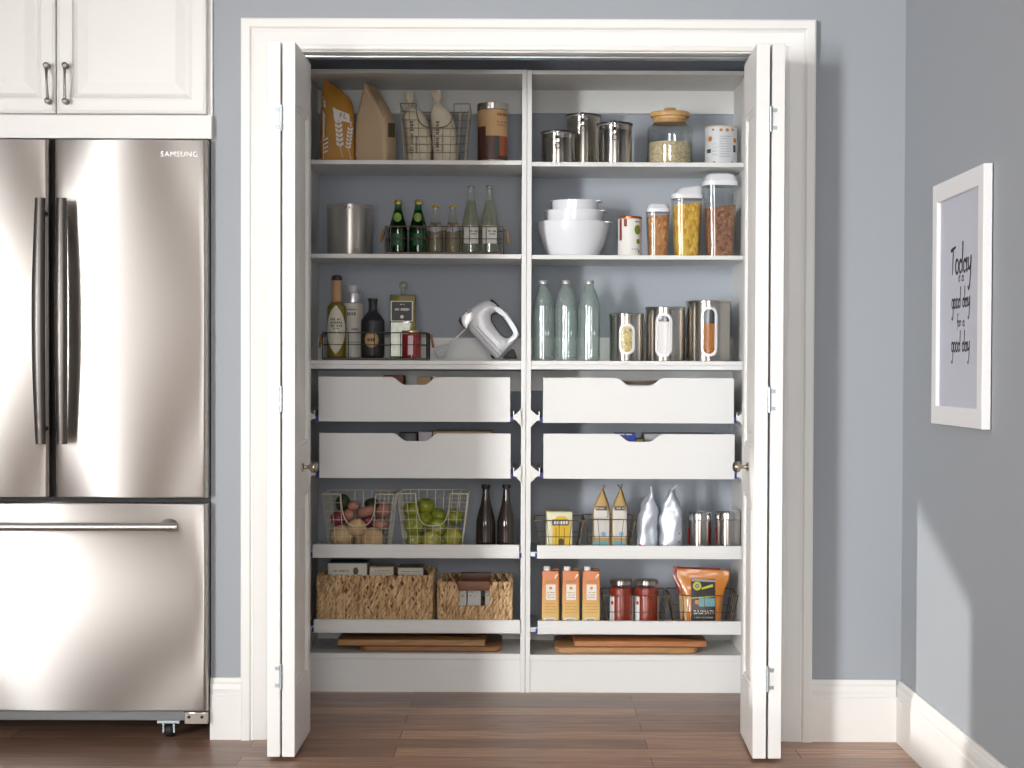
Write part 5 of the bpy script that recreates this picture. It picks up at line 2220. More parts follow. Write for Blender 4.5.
# ---- upper tray, left: scooped bins of onions and apples -----------------------
TL = tz('L', 0)
CREAMW = M('pale_brass_wire', S(214, 206, 182), .4, .25, var=.05)
bins = []
for l, r_, tp, lab in ((322, 393.5, 495, 'scooped wire bin of onions and pink potatoes'), (397.5, 467.5, 494.5, 'scooped wire bin heaped with green apples')):
    s = Slot(l, r_, tp, .02, TL, .20, py=tp + 3, flat=True)
    scoop_basket('wire_basket', lab, s, s.w, s.w * .80, .20, .16, s.h, CREAMW, 'scooped pale wire bins', 8, 7, .26, .75, .53)
    bins.append(s)


def blob(name, label, cat, X, Y, Z, r, mat, sx=1, sz=1, seed=0, group=None, kind='apple', rot=(0, 0, 0)):
    bm = nb()
    bmesh.ops.create_uvsphere(bm, u_segments=28, v_segments=18, radius=1.0)
    for v in bm.verts:
        c = v.co
        rr = math.hypot(c.x, c.y)
        if kind == 'apple':
            k = .14 * math.exp(-(rr / .33) ** 2)
            c.z = c.z - math.copysign(k * (1.3 if c.z > 0 else .7), c.z)
            q = 1.0 + .05 * c.z
            c.x *= q
            c.y *= q
        elif kind == 'onion':
            k = .30 * math.exp(-(rr / .16) ** 2)
            if c.z > 0:
                c.z += k
            a = math.atan2(c.y, c.x)
            m_ = 1 + .012 * math.sin(9 * a)
            c.x *= m_
            c.y *= m_
        else:
            d = noise.noise(c * 1.4 + Vector((seed, seed * 2, 0))) * .14
            c *= 1 + d
    for v in bm.verts:
        v.co = Vector((v.co.x * r * sx, v.co.y * r * (sx * .5 + .5), v.co.z * r * sz))
    rot_bm(bm, rx=rot[0], ry=rot[1], rz=rot[2])
    t = obj(name, bm, mat, None, smooth=80)
    t.location = (X, Y, Z)
    tag(t, label, cat, group)
    if kind == 'apple':
        bm = nb()
        tube(bm, [(0, 0, r * sz * .70), (r * .03, 0, r * sz * .95), (r * .10, 0, r * sz * 1.12)], r * .035, 6)
        rot_bm(bm, rx=rot[0], ry=rot[1], rz=rot[2])
        obj('stem', bm, M('apple_stem', S(84, 66, 40), .7), t)
    if kind == 'onion':
        bm = nb()
        for k in range(7):
            a = 2 * PI * k / 7
            tube(bm, [(0, 0, -r * sz * .97), (r * .07 * math.cos(a), r * .07 * math.sin(a), -r * sz * 1.03)], r * .012, 4)
        rot_bm(bm, rx=rot[0], ry=rot[1], rz=rot[2])
        obj('root_tuft', bm, M('onion_root', S(150, 128, 96), .8), t)
    return t


ONION = M('onion_skin', S(212, 176, 132), .4, var=.16, scale=9, stretch=(3, 3, .6))
POT = M('pink_potato_skin', S(190, 132, 116), .5, var=.14, scale=35)
RED = M('red_onion_skin', S(132, 60, 70), .35, var=.2, scale=9, stretch=(3, 3, .6))
DGRN = M('dark_green_skin', S(52, 62, 38), .5, var=.2, scale=20)
b0 = bins[0]


def at_bin(px, py, dy):
    Y = b0.Y + dy
    x, z_ = UP(px, py, Y)
    return x, Y, z_


veg = [
    ('onion', 'large yellow onion at the lower left of the wire bin', 'onion', 341.6, 536.5, -.030, 11.7, ONION, 'onion', (1.0, .92), (PI / 2 + .3, .3, 0)),
    ('onion', 'large yellow onion at the lower right of the wire bin', 'onion', 372.8, 539.0, -.035, 11.2, ONION, 'onion', (1.05, .86), (PI / 2 - .2, -.5, 0)),
    ('onion', 'smaller pale onion resting on the two large ones', 'onion', 357, 527.5, -.030, 9.4, ONION, 'onion', (1.0, .95), (.5, .4, 0)),
    ('red_onion', 'dark red onion at the left side of the wire bin', 'onion', 338.5, 518.5, .002, 8.2, RED, 'onion', (1.0, .95), (.2, .2, 0)),
    ('potato', 'pink potato highest in the wire bin', 'potato', 354, 506, .035, 6.4, POT, 'pot', (1.0, .8), (0, .1, .3)),
    ('potato', 'long pink potato slanting in the dip of the scoop', 'potato', 366.5, 511.5, .012, 9.0, POT, 'pot', (1.15, .60), (0, -.42, .1)),
    ('potato', 'pink potato left of centre in the scooped bin, touching the pale onion', 'potato', 348.5, 515, .012, 6.6, POT, 'pot', (.9, .85), (0, .5, .2)),
    ('potato', 'pink potato at the upper right of the wire bin', 'potato', 383, 510.5, .008, 7.4, POT, 'pot', (.9, 1.0), (0, .3, .1)),
    ('potato', 'reddish potato at the middle right of the wire bin', 'potato', 380.5, 524.5, -.012, 7.6, POT, 'pot', (1.1, .72), (0, .1, .1)),
    ('red_onion', 'dark red onion behind the pale onion in the middle', 'onion', 368, 520.5, .048, 7.2, RED, 'onion', (1.0, .95), (.4, .9, 0)),
    ('avocado', 'dark green avocado at the back left of the wire bin', 'avocado', 343, 502.5, .048, 7.6, DGRN, 'pot', (.95, 1.1), (0, .3, .3)),
    ('avocado', 'dark green avocado at the back right of the wire bin', 'avocado', 372, 504, .055, 6.6, DGRN, 'pot', (1.1, .9), (0, .2, .3)),
]
for k, (nm, lab, cat, px, py, dy, rp, mat, kind, (sx, sz), rot) in enumerate(veg):
    X, Y, Z = at_bin(px, py, dy)
    blob(nm, lab, cat, X, Y, max(Z, TL + .006 + rp / 292 * min(sz, 1) * .96), rp / 292, mat, sx, sz, k, 'onions and potatoes in the wire bin', kind, rot)
# an underlayer that carries the pile
for k, (px, py, dy, rp, lab) in enumerate(((343, 536, .034, 10, 'yellow onion low at the back left, under the red onion'), (364, 537, .034, 10, 'yellow onion low at the back, beneath the highest potato'))):
    X, Y, Z = at_bin(px, py, dy)
    blob('onion', lab, 'onion', X, Y, TL + .0045 + rp / 292 * .96, rp / 292, ONION, 1, .95, k, 'onions and potatoes in the wire bin', 'onion', (.2 * k, .3, 0))

APPLE = M('green_apple_skin', S(146, 156, 52), .32, var=.16, scale=26, coat=.15)
APPLE2 = M('yellow_green_apple_skin', S(182, 176, 74), .32, var=.12, scale=26, coat=.15)
b1 = bins[1]
apples = [
    ('green apple topmost in the heap, seen through the scoop', 426, 506.5, .050, 9.2, APPLE, (.2, .2, 0)),
    ('green apple at the upper left of the heap', 411.5, 510, .018, 8.6, APPLE, (.6, -.4, 0)),
    ('green apple right of the topmost one', 439, 516, .045, 8.4, APPLE, (.3, .5, 0)),
    ('green apple in the middle of the heap, just under the topmost one', 425, 519.5, .022, 8.0, APPLE, (.9, .2, 0)),
    ('green apple at the upper right beneath the wire shoulder', 454.5, 517, .010, 8.8, APPLE, (.5, .4, 0)),
    ('large green apple left of centre in the second row of the heap', 414.5, 525, -.022, 10.4, APPLE, (1.2, -.2, 0)),
    ('green apple at the centre below the dip of the scoop', 437, 527, -.026, 9.4, APPLE, (1.3, .2, 0)),
    ('green apple at the bottom left corner of the bin', 414.8, 540.5, -.032, 8.6, APPLE, (1.4, -.3, 0)),
    ('yellowish apple at the bottom centre of the bin', 431.5, 540, -.036, 9.6, APPLE2, (1.3, .1, 0)),
    ('yellowish apple at the bottom right of the bin', 453, 537.5, -.034, 9.6, APPLE2, (-1.2, .3, 0)),
]
for k, (lab, px, py, dy, rp, mat, rot) in enumerate(apples):
    Y = b1.Y + dy
    X, Z = UP(px, py, Y)
    r = rp / 292
    blob('apple', lab, 'apple', X, Y, max(Z, TL + .0045 + r * .96), r, mat, 1, .93, k, 'green apples in the wire bin', 'apple', rot)
for k, (px, dy, lab) in enumerate(((420, .035, 'green apple low at the back left, under the topmost one'), (443, .038, 'green apple low at the back right of the heap'))):
    X = UP(px, 536, b1.Y + dy)[0]
    blob('apple', lab, 'apple', X, b1.Y + dy, TL + .0045 + .0325, .0335, APPLE, 1, .93, k, 'green apples in the wire bin', 'apple', (.3, .3, 0))

BROWNG = M('brown_bottle_glass', S(42, 32, 26), .06, var=.05, coat=.5)
BPF = [(.86, 0), (.98, .015), (1, .05), (1, .40), (.94, .50), (.74, .62), (.52, .74), (.40, .86), (.37, .94)]
for l, r_, lab in ((476, 495.5, 'dark brown glass bottle with black cap beside the apple bin'), (497, 516, 'dark brown glass bottle with black cap beside the middle partition')):
    s = Slot(l, r_, 484, .035, TL, None, py=525)
    t = thing('brown_bottle', lab, 'bottle', s.loc, 0, 'dark brown bottles')
    h, r = s.h, s.r
    lat('glass_body', lprof([(a * r, b * h) for a, b in BPF] + [(.37 * r, h * .945), (.2 * r, h * .947)], 4), BROWNG, t, 36, 50)
    lat('cap', [(.38 * r, h * .9475), (.44 * r, h * .95), (.45 * r, h - .004), (.40 * r, h), (.1 * r, h + .0004)], BLACKP, t, 30)

# ---- upper tray, right ---------------------------------------------------------
TR_ = tz('R', 0)


def tub(name, label, s, wt, wb, dt, db, h, mat, group):
    """low flared wire tub"""
    t = thing(name, label, 'basket', s.loc, 0, group)
    z0 = .0022

    def P(v):
        return (wb + (wt - wb) * v) / 2, (db + (dt - db) * v) / 2
    rad = .0012
    for nm, pts in (('rim', 1.0), ('mid_wire', .52), ('foot_wire', .0)):
        a, b = P(pts)
        bm = nb()
        tube(bm, [(-a, -b, z0 + h * pts), (a, -b, z0 + h * pts), (a, b, z0 + h * pts), (-a, b, z0 + h * pts)], rad * (1.5 if pts == 1 else 1), 7, closed=True)
        obj(nm, bm, mat, t, smooth=60)
    for sg in (-1, 1):
        bm = nb()
        for k in range(5):
            q = -1 + 2 * k / 4
            a0, b0_ = P(0)
            a1, b1_ = P(1)
            tube(bm, [(a0 * q, sg * b0_, z0), (a1 * q, sg * b1_, z0 + h)], rad * (1.4 if k in (0, 4) else .9), 6)
        obj('wire_face', bm, mat, t, smooth=60)
        bm = nb()
        for k in range(1, 4):
            q = -1 + 2 * k / 4
            tube(bm, [(sg * a0, b0_ * q, z0), (sg * a1, b1_ * q, z0 + h)], rad * .9, 6)
        obj('wire_side', bm, mat, t, smooth=60)
    bm = nb()
    for k in range(1, 6):
        q = -1 + 2 * k / 6
        tube(bm, [(-a0, b0_ * q, z0), (a0, b0_ * q, z0)], rad * .8, 6)
    obj('wire_floor', bm, mat, t, smooth=60)
    return t


s = Slot(534.5, 584, 521.3, .025, TR_, .20, py=523, flat=True)
tub('wire_tub', 'small flared bronze wire tub holding the yellow carton', s, s.w, s.w * .74, .20, .165, s.h, BRONZEW, 'flared bronze wire tubs')
tubA = s
s = Slot(584.8, 636.5, 520.3, .025, TR_, .20, py=523, flat=True)
tub('wire_tub', 'small flared bronze wire tub holding two tan coffee bags', s, s.w, s.w * .74, .20, .165, s.h, BRONZEW, 'flared bronze wire tubs')
tubB = s

s = Slot(545.5, 572, 512.5, .055, TR_ + .0038, .085, py=530, flat=True)
t = thing('tea_carton', 'cream and yellow carton standing in the left bronze tub', 'carton', s.loc, math.radians(4))
h, hw = s.h, s.w * .48
bm = nb()
box(bm, -hw, hw, -.042, .042, 0, h, .0012)
obj('carton_body', bm, M('cream_card_white', S(228, 224, 190), .5, var=.02), t, smooth=30)
p = Print()
fz_ = lambda py: UP(558, py, s.Y - .042)[1] - s.z
p.rect(-hw * .56, hw * .86, .004, fz_(522)).quad((-hw * .56, fz_(522)), (hw * .86, fz_(522)), (hw * .45, fz_(516.5)), (-hw * .2, fz_(516.5)))
put('print_panel', p.flat(-.0427), M('bright_yellow_print', S(222, 184, 40), .5, var=.04), t)
put('banner', Print().rect(-hw * .60, hw * .72, fz_(525.5), fz_(519.5)).flat(-.0432), M('grey_banner', S(98, 94, 90), .5), t)
put('lettering', Print().squiggle(-hw * .45, hw * .66, fz_(522.5), .013, 6).flat(-.0437), PAPERW, t)
p = Print().ring(hw * .12, fz_(540.8), .006, .010, 4)
p.rect(-hw * .1, hw * .34, fz_(545), fz_(539)).rect(-hw * .30, -hw * .26, .005, fz_(528)).rect(hw * .36, hw * .4, .005, fz_(528))
put('lettering', p.flat(-.0432), M('brown_print_dark', S(104, 76, 40), .5), t)
bm = nb()
box(bm, -hw * .97, hw * .96, -.038, .041, h + .0004, h + .0024, .0006)
obj('carton_flap', bm, M('cream_card_shade', S(206, 198, 160), .6), t, smooth=20)


def coffee(l, r_, tp, lab, seed):
    s = Slot(l, r_, tp, .075, TR_ + .0038, .07, py=525)
    t = thing('coffee_bag', lab, 'bag', s.loc, math.radians(-3), 'tan coffee bags with white labels')
    h, hw = s.h, s.w * .47
    zt_ = h * .93
    bm = bag_bm([(0, 0, 0, hx_ * hw, dy_, e_, 0) if False else (z_, cx0, 0, hw * hx_, dy_, e_, 0) for z_, cx0, hx_, dy_, e_ in
                 ((0, 0, .97, .034, 7), (.006, 0, 1, .036, 7), (h * .3, 0, 1, .036, 7), (h * .58, 0, .98, .035, 6), (h * .70, .001, .82, .033, 4.5), (h * .84, .003, .40, .030, 3.4),
                  (h * .91, .004, .14, .029, 3), (zt_, .004, .08, .028, 2.6))], wr=.0012, seed=seed)
    tr = tree_of(bm)
    obj('paper_body', bm, M('tan_coffee_paper', S(182, 152, 96), .6, var=.06, scale=30), t, smooth=60)
    f = lambda py: UP((l + r_) / 2, py, s.Y - .036)[1] - s.z
    put('label', Print().rect(-hw * .80, hw * .88, f(537.5), f(507), 6, 8).onto(tr), M('white_bag_label', S(212, 208, 200), .6, var=.03), t)
    put('banner', Print().rect(-hw * .62, hw * .62, f(510.5), f(506.2), 6, 2).onto(tr, .0018), M('charcoal_banner', S(92, 82, 70), .6), t)
    put('lettering', Print().squiggle(-hw * .54, hw * .56, f(508.4), .007, seed).onto(tr, .0024), M('pale_banner_ink', S(186, 174, 150), .6), t)
    put('base_band', Print().rect(-hw * .95, hw * .95, .006, f(541), 6, 3).onto(tr), M('teal_band', S(110, 160, 172), .5), t)
    p = Print().ring(hw * .25, f(534), .0055, .0085, 18)
    p.disc(hw * .25, f(534), .0045)
    put('seal', p.onto(tr, .0018), M('sky_blue_print', S(112, 172, 196), .5), t)
    bm = nb()
    sg = -1 if seed % 2 else 1
    tube(bm, [(.004, -.029, zt_ - .001), (.004, .028, zt_ - .001)], .0030, 8)
    tube(bm, [(.004, -.029, zt_ - .001), (.004 + sg * -.004, -.032, zt_ + .010), (.004 + sg * -.012, -.033, zt_ + .013)], .0024, 6)
    tube(bm, [(.004, -.029, zt_ - .001), (.007, -.032, zt_ + .012), (.009, -.033, zt_ + .018)], .0024, 6)
    obj('tin_tie', bm, M('bronze_tie', S(132, 108, 72), .5, .3), t)


coffee(592, 610.6, 484, 'tan coffee bag at the left in the bronze tub, tie folded upright', 1)
coffee(611, 627.8, 483, 'tan coffee bag at the right in the bronze tub, beside the silver pouches', 2)


def pouch(l, r_, tp, lab, seed, lean, rz, pr_, twist):
    s = Slot(l, r_, tp, .022, TR_, .08, py=525)
    t = thing('foil_pouch', lab, 'pouch', s.loc, rz, 'shiny silver foil pouches')
    h, hw = s.h, s.w * .475
    bm = bag_bm([(z_, cx0, 0, hw * a, dy_, e_, ti) for z_, cx0, a, dy_, e_, ti in
                 ((0, 0, .82, .034, 4, 0), (.008, 0, .88, .036, 4, 0), (h * .28, 0, .97, .038, 3, 0), (h * .52, lean * .2, 1.0, .035, 2.8, 0), (h * .68, lean * .5, .86, .030, 2.6, 0),
                  (h * .82, lean * .8, .50, .027, 2.4, 0), (h * .90, lean * .98, .22, .025, 2.2, 0), (h * .93, lean * 1.1, .13, .024, 2, 0))], wr=.0062, seed=seed, ws=24)
    tr = tree_of(bm)
    obj('foil_body', bm, FOIL, t, smooth=45)
    bm = nb()
    zt_ = h * .925
    tube(bm, [(lean * 1.1, -.026, zt_), (lean * 1.1, .02, zt_)], .0034, 8)
    tube(bm, [(lean * 1.1 - .004, -.027, zt_ - .002), (lean * 1.1 + twist * .6, -.029, zt_ + (h - zt_) * .6), (lean * 1.1 + twist, -.029, h)], .0036, 8)
    obj('clip', bm, FOIL, t)
    p = Print()
    rr = random.Random(seed)
    for a, b, q in pr_:
        p.disc(a * hw, b * h, q * rr.uniform(.8, 1.1), None, 10)
    put('print_spots', p.onto(tr, .0014), M('rust_orange_print', S(186, 112, 66), .5, var=.1), t)
    return t


pouch(636.5, 658, 485.5, 'crumpled silver foil pouch, the left one beside the coffee bags', 3, .012, .1, ((-.75, .07, .009), (-.62, .12, .007), (-.8, .15, .006)), -.006)
pouch(658.5, 683.5, 484, 'crumpled silver foil pouch, the right one with spots near its base', 7, .002, -.1, ((-.72, .09, .004), (-.3, .07, .005), (-.22, .14, .004), (-.7, .16, .003), (.55, .10, .004), (.68, .2, .004), (.7, .32, .004)), .018)


def tin(l, r_, tp, lab, rz, side):
    s = Slot(l, r_, tp, .008 if side else .03, TR_, None, py=530)
    t = thing('lidded_tin', lab, 'tin', s.loc, 0, 'steel lidded tins')
    h, r = s.h, s.r
    zl = h - .030
    lat('body', [(r * .93, 0), (r * .96, .003), (r * .96, zl + .004)], STEELC, t, 48)
    lat('lid', [(r * .97, zl), (r, zl + .001), (r, h - .010), (r * .96, h - .003), (r * .9, h), (r * .3, h)], CHROME, t, 48)
    p = Print()
    for a in (-1.32, 1.18):
        p.rect((a - .14) * r, (a + .14) * r, h * .26, h * .62, 4, 1)
    put('label', p.cyl(r * .96), M('crimson_label', S(176, 42, 42), .5), t)
    if side:
        put('label', Print().rect(r * .75, r * 1.35, h * .04, zl - .002, 8).cyl(r * .96), M('pale_grey_label', S(176, 178, 170), .5), t, 'pale grey printed label')
    return t


tin(687.5, 711.5, 510.5, 'steel lidded tin beside the silver pouches', 0, 0)
tin(715, 740.5, 509.5, 'steel lidded tin with pale side label beside the right door', 0, 1)

# ---- lower tray, left: wicker baskets ------------------------------------------
T2 = tz('L', 1)


def wicker_material(name, c0, c1, c2):
    m = bpy.data.materials.new(name)
    m.use_nodes = True
    nt = m.node_tree
    b = nt.nodes['Principled BSDF']
    tc = nt.nodes.new('ShaderNodeTexCoord')
    mp = nt.nodes.new('ShaderNodeMapping')
    mp.inputs['Scale'].default_value = (120, 120, 22)
    nz = nt.nodes.new('ShaderNodeTexNoise')
    nz.inputs['Scale'].default_value = 1.0
    nz.inputs['Detail'].default_value = 2
    cr = nt.nodes.new('ShaderNodeValToRGB')
    cr.color_ramp.elements.new(.5)
    for e, (p_, c) in zip(cr.color_ramp.elements, ((.28, c0), (.5, c1), (.74, c2))):
        e.position = p_
        e.color = c
    nt.links.new(tc.outputs['Object'], mp.inputs['Vector'])
    nt.links.new(mp.outputs['Vector'], nz.inputs['Vector'])
    nt.links.new(nz.outputs['Fac'], cr.inputs[0])
    nt.links.new(cr.outputs[0], b.inputs['Base Color'])
    b.inputs['Roughness'].default_value = .6
    return m


WICK = wicker_material('water_hyacinth', S(134, 98, 64), S(210, 174, 128), S(238, 212, 168))


def braid(bm, P, N, width, z0, z1, seed, amp=.0042, cut=None):
    """wall of upright plaited strands: P(u) -> point on the wall path, N(u) outward; loops along u in metres"""
    r = random.Random(seed)
    cw = .0195
    ncol = max(3, int(round(width / cw)))
    cw = width / ncol
    for c in range(ncol):
        uc = (c + .5) * cw
        ph = r.uniform(0, 6.28)
        for s_ in range(3):
            segs = []
            npt = max(8, int((z1 - z0) / .0045))
            wob = r.uniform(.9, 1.15)
            cur = []
            for k in range(npt + 1):
                zz = z0 + (z1 - z0) * k / npt
                a = ph + zz * 92 * wob + s_ * 2 * PI / 3
                off = math.sin(a) * cw * .40
                out = math.cos(a) * amp * .7
                u = uc + off
                if cut and cut(u, zz):
                    if len(cur) > 2:
                        segs.append(cur)
                    cur = []
                    continue
                p_ = P(u) + N(u) * out
                cur.append((p_.x, p_.y, zz))
            if len(cur) > 2:
                segs.append(cur)
            for sg in segs:
                tube(bm, sg, cw * .27 * r.uniform(.85, 1.2), 5)


def wicker(name, label, s, dep, h, group, handle=False):
    t = thing(name, label, 'basket', s.loc, 0, group)
    w, d = s.w / 2 - .004, dep / 2 - .004
    hx0, hx1 = -w * .46, w * .40
    hz0, hz1 = h * .50, h * .80

    def cut(u, zz):
        x = -w + u
        return handle and hx0 < x < hx1 and zz > hz0
    fx = Vector((0, -1, 0))
    for nm, P, N, wid, sd, ct in (('front_wall', lambda u: Vector((-w + u, -d, 0)), lambda u: Vector((0, -1, 0)), 2 * w, 1, cut),
                                  ('back_wall', lambda u: Vector((-w + u, d, 0)), lambda u: Vector((0, 1, 0)), 2 * w, 2, cut),
                                  ('side_wall', lambda u: Vector((-w, -d + u, 0)), lambda u: Vector((-1, 0, 0)), 2 * d, 3, None),
                                  ('side_wall', lambda u: Vector((w, -d + u, 0)), lambda u: Vector((1, 0, 0)), 2 * d, 4, None)):
        bm = nb()
        braid(bm, P, N, wid, .004, h - .004, sd + int(s.w * 1000), cut=ct)
        obj(nm, bm, WICK, t, smooth=60)
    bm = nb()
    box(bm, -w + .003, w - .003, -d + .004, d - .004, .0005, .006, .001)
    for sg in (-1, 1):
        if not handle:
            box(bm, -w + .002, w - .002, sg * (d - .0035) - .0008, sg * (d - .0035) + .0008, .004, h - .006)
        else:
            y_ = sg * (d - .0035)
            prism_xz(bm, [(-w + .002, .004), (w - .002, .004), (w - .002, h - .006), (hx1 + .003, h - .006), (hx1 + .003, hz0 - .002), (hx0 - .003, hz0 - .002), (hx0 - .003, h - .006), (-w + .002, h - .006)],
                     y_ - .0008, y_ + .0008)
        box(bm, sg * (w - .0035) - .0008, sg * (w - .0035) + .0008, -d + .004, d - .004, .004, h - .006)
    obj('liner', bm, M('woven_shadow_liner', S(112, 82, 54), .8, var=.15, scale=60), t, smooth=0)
    if handle:
        for sg in (-1, 1):
            bm = nb()
            box(bm, hx0 - .002, hx1 + .002, sg * d - .007, sg * d + .007, hz1, h - .001, .003)
            obj('wooden_grip', bm, WOOD('walnut_grip', S(112, 70, 48), S(142, 94, 68), 16, 'X'), t, smooth=40)
    return w, d


s = Slot(317, 431.5, 574.5, .022, T2, .27, py=600, flat=True)
wicker('wicker_basket', 'long woven hyacinth basket with three boxes showing over its rim', s, .27, s.h, 'woven hyacinth baskets')
sw = s
for l, r_, tp, lab, mt, topm, dz in ((328, 367, 563.5, 'large box with dark teal top edge in the long basket', S(206, 204, 190), S(28, 74, 70), 0),
                                 (369.5, 393.5, 567.5, 'middle cream box in the long woven basket', S(206, 200, 182), S(178, 164, 132), 0),
                                 (398, 423, 568.2, 'right cream box in the long woven basket', S(206, 202, 186), S(120, 122, 108), 0)):
    q = Slot(l, r_, tp, .05, T2 + .0072, .10, py=570, flat=True)
    t = thing('food_carton', lab, 'carton', q.loc, 0, 'cartons standing in the long basket')
    hw, h = q.w / 2, q.h
    bm = nb()
    box(bm, -hw, hw, -.05, .05, 0, h, .0015)
    obj('carton_body', bm, M('carton_' + lab.split()[0], mt, .5, var=.03), t, smooth=20)
    bm = nb()
    box(bm, -hw + .001, hw - .001, -.049, .049, h + .0003, h + .0025, .0006)
    obj('carton_top', bm, M('carton_top_' + lab.split()[0], topm, .5), t, smooth=20)
    pr = Print().squiggle(-hw * .72, hw * (.1 if l < 330 else .8), h - .026 if l < 330 else h - .012, .008 if l < 330 else .005, int(l))
    if l > 330:
        pr.rect(-hw * .86, hw * .86, h - .021, h - .0195)
    put('lettering', pr.flat(-.0506), M('warm_grey_ink', S(140, 132, 120), .6), t)
    if l < 330:
        put('printed_figure', Print().disc(hw * .42, h - .026, .009, .013).flat(-.0508), M('umber_print', S(96, 78, 60), .6), t)

s = Slot(438, 511.5, 581.0, .025, T2, .26, py=600, flat=True)
wicker('wicker_basket', 'shorter woven hyacinth basket with a dark wooden grip', s, .26, s.h, 'woven hyacinth baskets', True)
for k, (l, r_, lab) in enumerate(((455, 466.5, 'white floral packet at the left in the grip opening of the short basket'), (467.5, 481, 'white floral packet in the middle of the grip opening'),
                                  (485, 496, 'white floral packet at the right of the grip opening'))):
    q = Slot(l, r_, 586.8, .06, T2 + .0072, .06, py=592, flat=True)
    t = thing('tea_packet', lab, 'packet', q.loc, 0, 'white floral packets in the short basket')
    bm = nb()
    box(bm, -q.w / 2, q.w / 2, -.03, .03, 0, q.h, .002)
    obj('packet_body', bm, M('white_packet', S(216, 216, 212), .5, var=.06, scale=120), t, smooth=20)
    pr = Print()
    rr = random.Random(k)
    for _ in range(9):
        pr.disc(rr.uniform(-.7, .7) * q.w / 2, q.h - rr.uniform(.004, .036), rr.uniform(.0015, .0032), None, 8)
    put('floral_print', pr.flat(-.0307), M('ochre_flower_print', S(196, 164, 72), .5, var=.3, scale=200), t)
bmx = nb()
box(bmx, -.055, .055, -.04, .04, 0, .0, 0) if False else None

# ---- lower tray, right ---------------------------------------------------------
T3 = tz('R', 1)
CART = None
for k, (l, r_, lab) in enumerate(((541.5, 560, 'orange topped broth carton beside the middle partition, leftmost of three'), (561.8, 580.4, 'orange topped broth carton in the middle of the three'),
                                  (582, 601, 'orange topped broth carton nearest the sauce jars'))):
    q = Slot(l, r_, 571.5, .02, T3, .062, py=600, flat=True)
    h, hw, hd = q.h, q.w * .475, .031
    t = thing('broth_carton', lab, 'carton', q.loc, math.radians(-1.5), 'orange topped broth cartons')
    bm = nb()
    loft(bm, [sring(z_, 0, 0, hw * a, hd * b, 14, 32) for z_, a, b in ((0, .98, .98), (.002, 1, 1), (h * .80, .985, .98), (h * .975, .97, .95), (h, .95, .93))])
    obj('carton_body', bm, RAMP('broth_print', [(0, S(222, 196, 128)), (.42, S(222, 182, 112)), (.62, S(222, 160, 98)), (.78, S(220, 140, 84)), (1, S(214, 126, 74))], 'Z', .4, 0, h), t, smooth=40)
    bm = nb()
    prism_xz(bm, [(-hw * .9, h + .0002), (hw * .9, h + .0002), (hw * .86, h + .006), (-hw * .86, h + .006)], .012, .015)
    obj('top_seam', bm, M('dark_seam_card', S(112, 92, 66), .6), t, smooth=0)
    lat('cap', [(.0105, h + .0003), (.0115, h + .001), (.0115, h + .013), (.010, h + .0145), (.003, h + .0145)], PAPERW, t, 24, cx=-hw * .42, cy=-.006)
    f = lambda py: UP((l + r_) / 2, py, q.Y - hd)[1] - q.z
    put('label', Print().rect(-hw * .52, hw * .58, f(600), f(584.5)).flat(-hd - .0012), PAPERW, t)
    pr = Print().disc(hw * .02, f(588), .0055, .0055, 12)
    put('label_mark', pr.flat(-hd - .0018), M('amber_mark', S(216, 142, 50), .5), t)
    pr = Print()
    for m_ in range(3):
        pr.squiggle(-hw * .4, hw * .48, f(592.5 + 2.4 * m_), .004, m_ + k)
    for m_ in range(4):
        pr.squiggle(-hw * .62, hw * .7, f(603.5 + 3 * m_), .0035, 9 + m_)
    pr.squiggle(-hw * .55, hw * .5, f(581.5), .010, 21)
    put('lettering', pr.flat(-hd - .0018), M('ochre_ink', S(196, 148, 84), .6), t)
    pr = Print().rect(-hw * .72, hw * .5, .003, f(617.5))
    put('label_foot', pr.flat(-hd - .0012), M('pale_foot_label', S(220, 214, 208), .5), t)
    put('lettering', Print().squiggle(-hw * .5, hw * .4, f(619.5), .005, 4).flat(-hd - .0018), INKG, t)
    pr = Print().quad((hw * .42, h * .88), (hw * .52, h * .88), (hw * .90, h * .955), (hw * .62, h * .95))
    put('corner_mark', pr.flat(-hd - .0002 + .0), PAPERW, t)

s = Slot(603, 669, 596.5, .02, T3, .20, py=600, flat=True)
tub('wire_tub', 'flared bronze wire tub holding two jars of red sauce', s, s.w, s.w * .80, .20, .17, s.h, BRONZEW, 'flared bronze wire tubs')
for l, r_, lab in ((609.5, 634.5, 'jar of red tomato sauce at the left in the bronze tub'), (634.8, 660, 'jar of red tomato sauce at the right in the bronze tub')):
    q = Slot(l, r_, 581, .048, T3 + .0038, None, py=600, flat=True)
    h, r = q.h, q.r * .97
    t = thing('sauce_jar', lab, 'jar', q.loc, 0, 'jars of red tomato sauce')
    lat('glass_body', lprof([(r * .88, 0), (r * .97, .004), (r, .012), (r, h - .034), (r * .96, h - .027), (r * .86, h - .021), (r * .84, h - .016)], 4), GLASS('sauce_glass', (.97, .96, .95, 1)), t, 40)
    lat('sauce', [(r * .85, .003), (r * .945, .008), (r * .95, .014), (r * .95, h - .034), (r * .88, h - .027), (r * .4, h - .026)], M('tomato_sauce', S(150, 46, 22), .35, var=.18, scale=120), t, 40)
    lat('lid', [(r * .88, h - .0155), (r * .92, h - .015), (r * .93, h - .004), (r * .88, h - .001), (r * .4, h)], STEELC, t, 40)
    pr = Print().rect(-r * 1.25, -r * .66, h * .12, h * .66, 6)
    pr.rect(r * 1.02, r * 1.45, h * .12, h * .66, 6)
    put('label', pr.cyl(r), PAPERW, t)
    put('label_mark', Print().disc(-r * .88, h * .53, .0065).cyl(r, off=.0012), M('red_mark', S(196, 44, 36), .5), t)

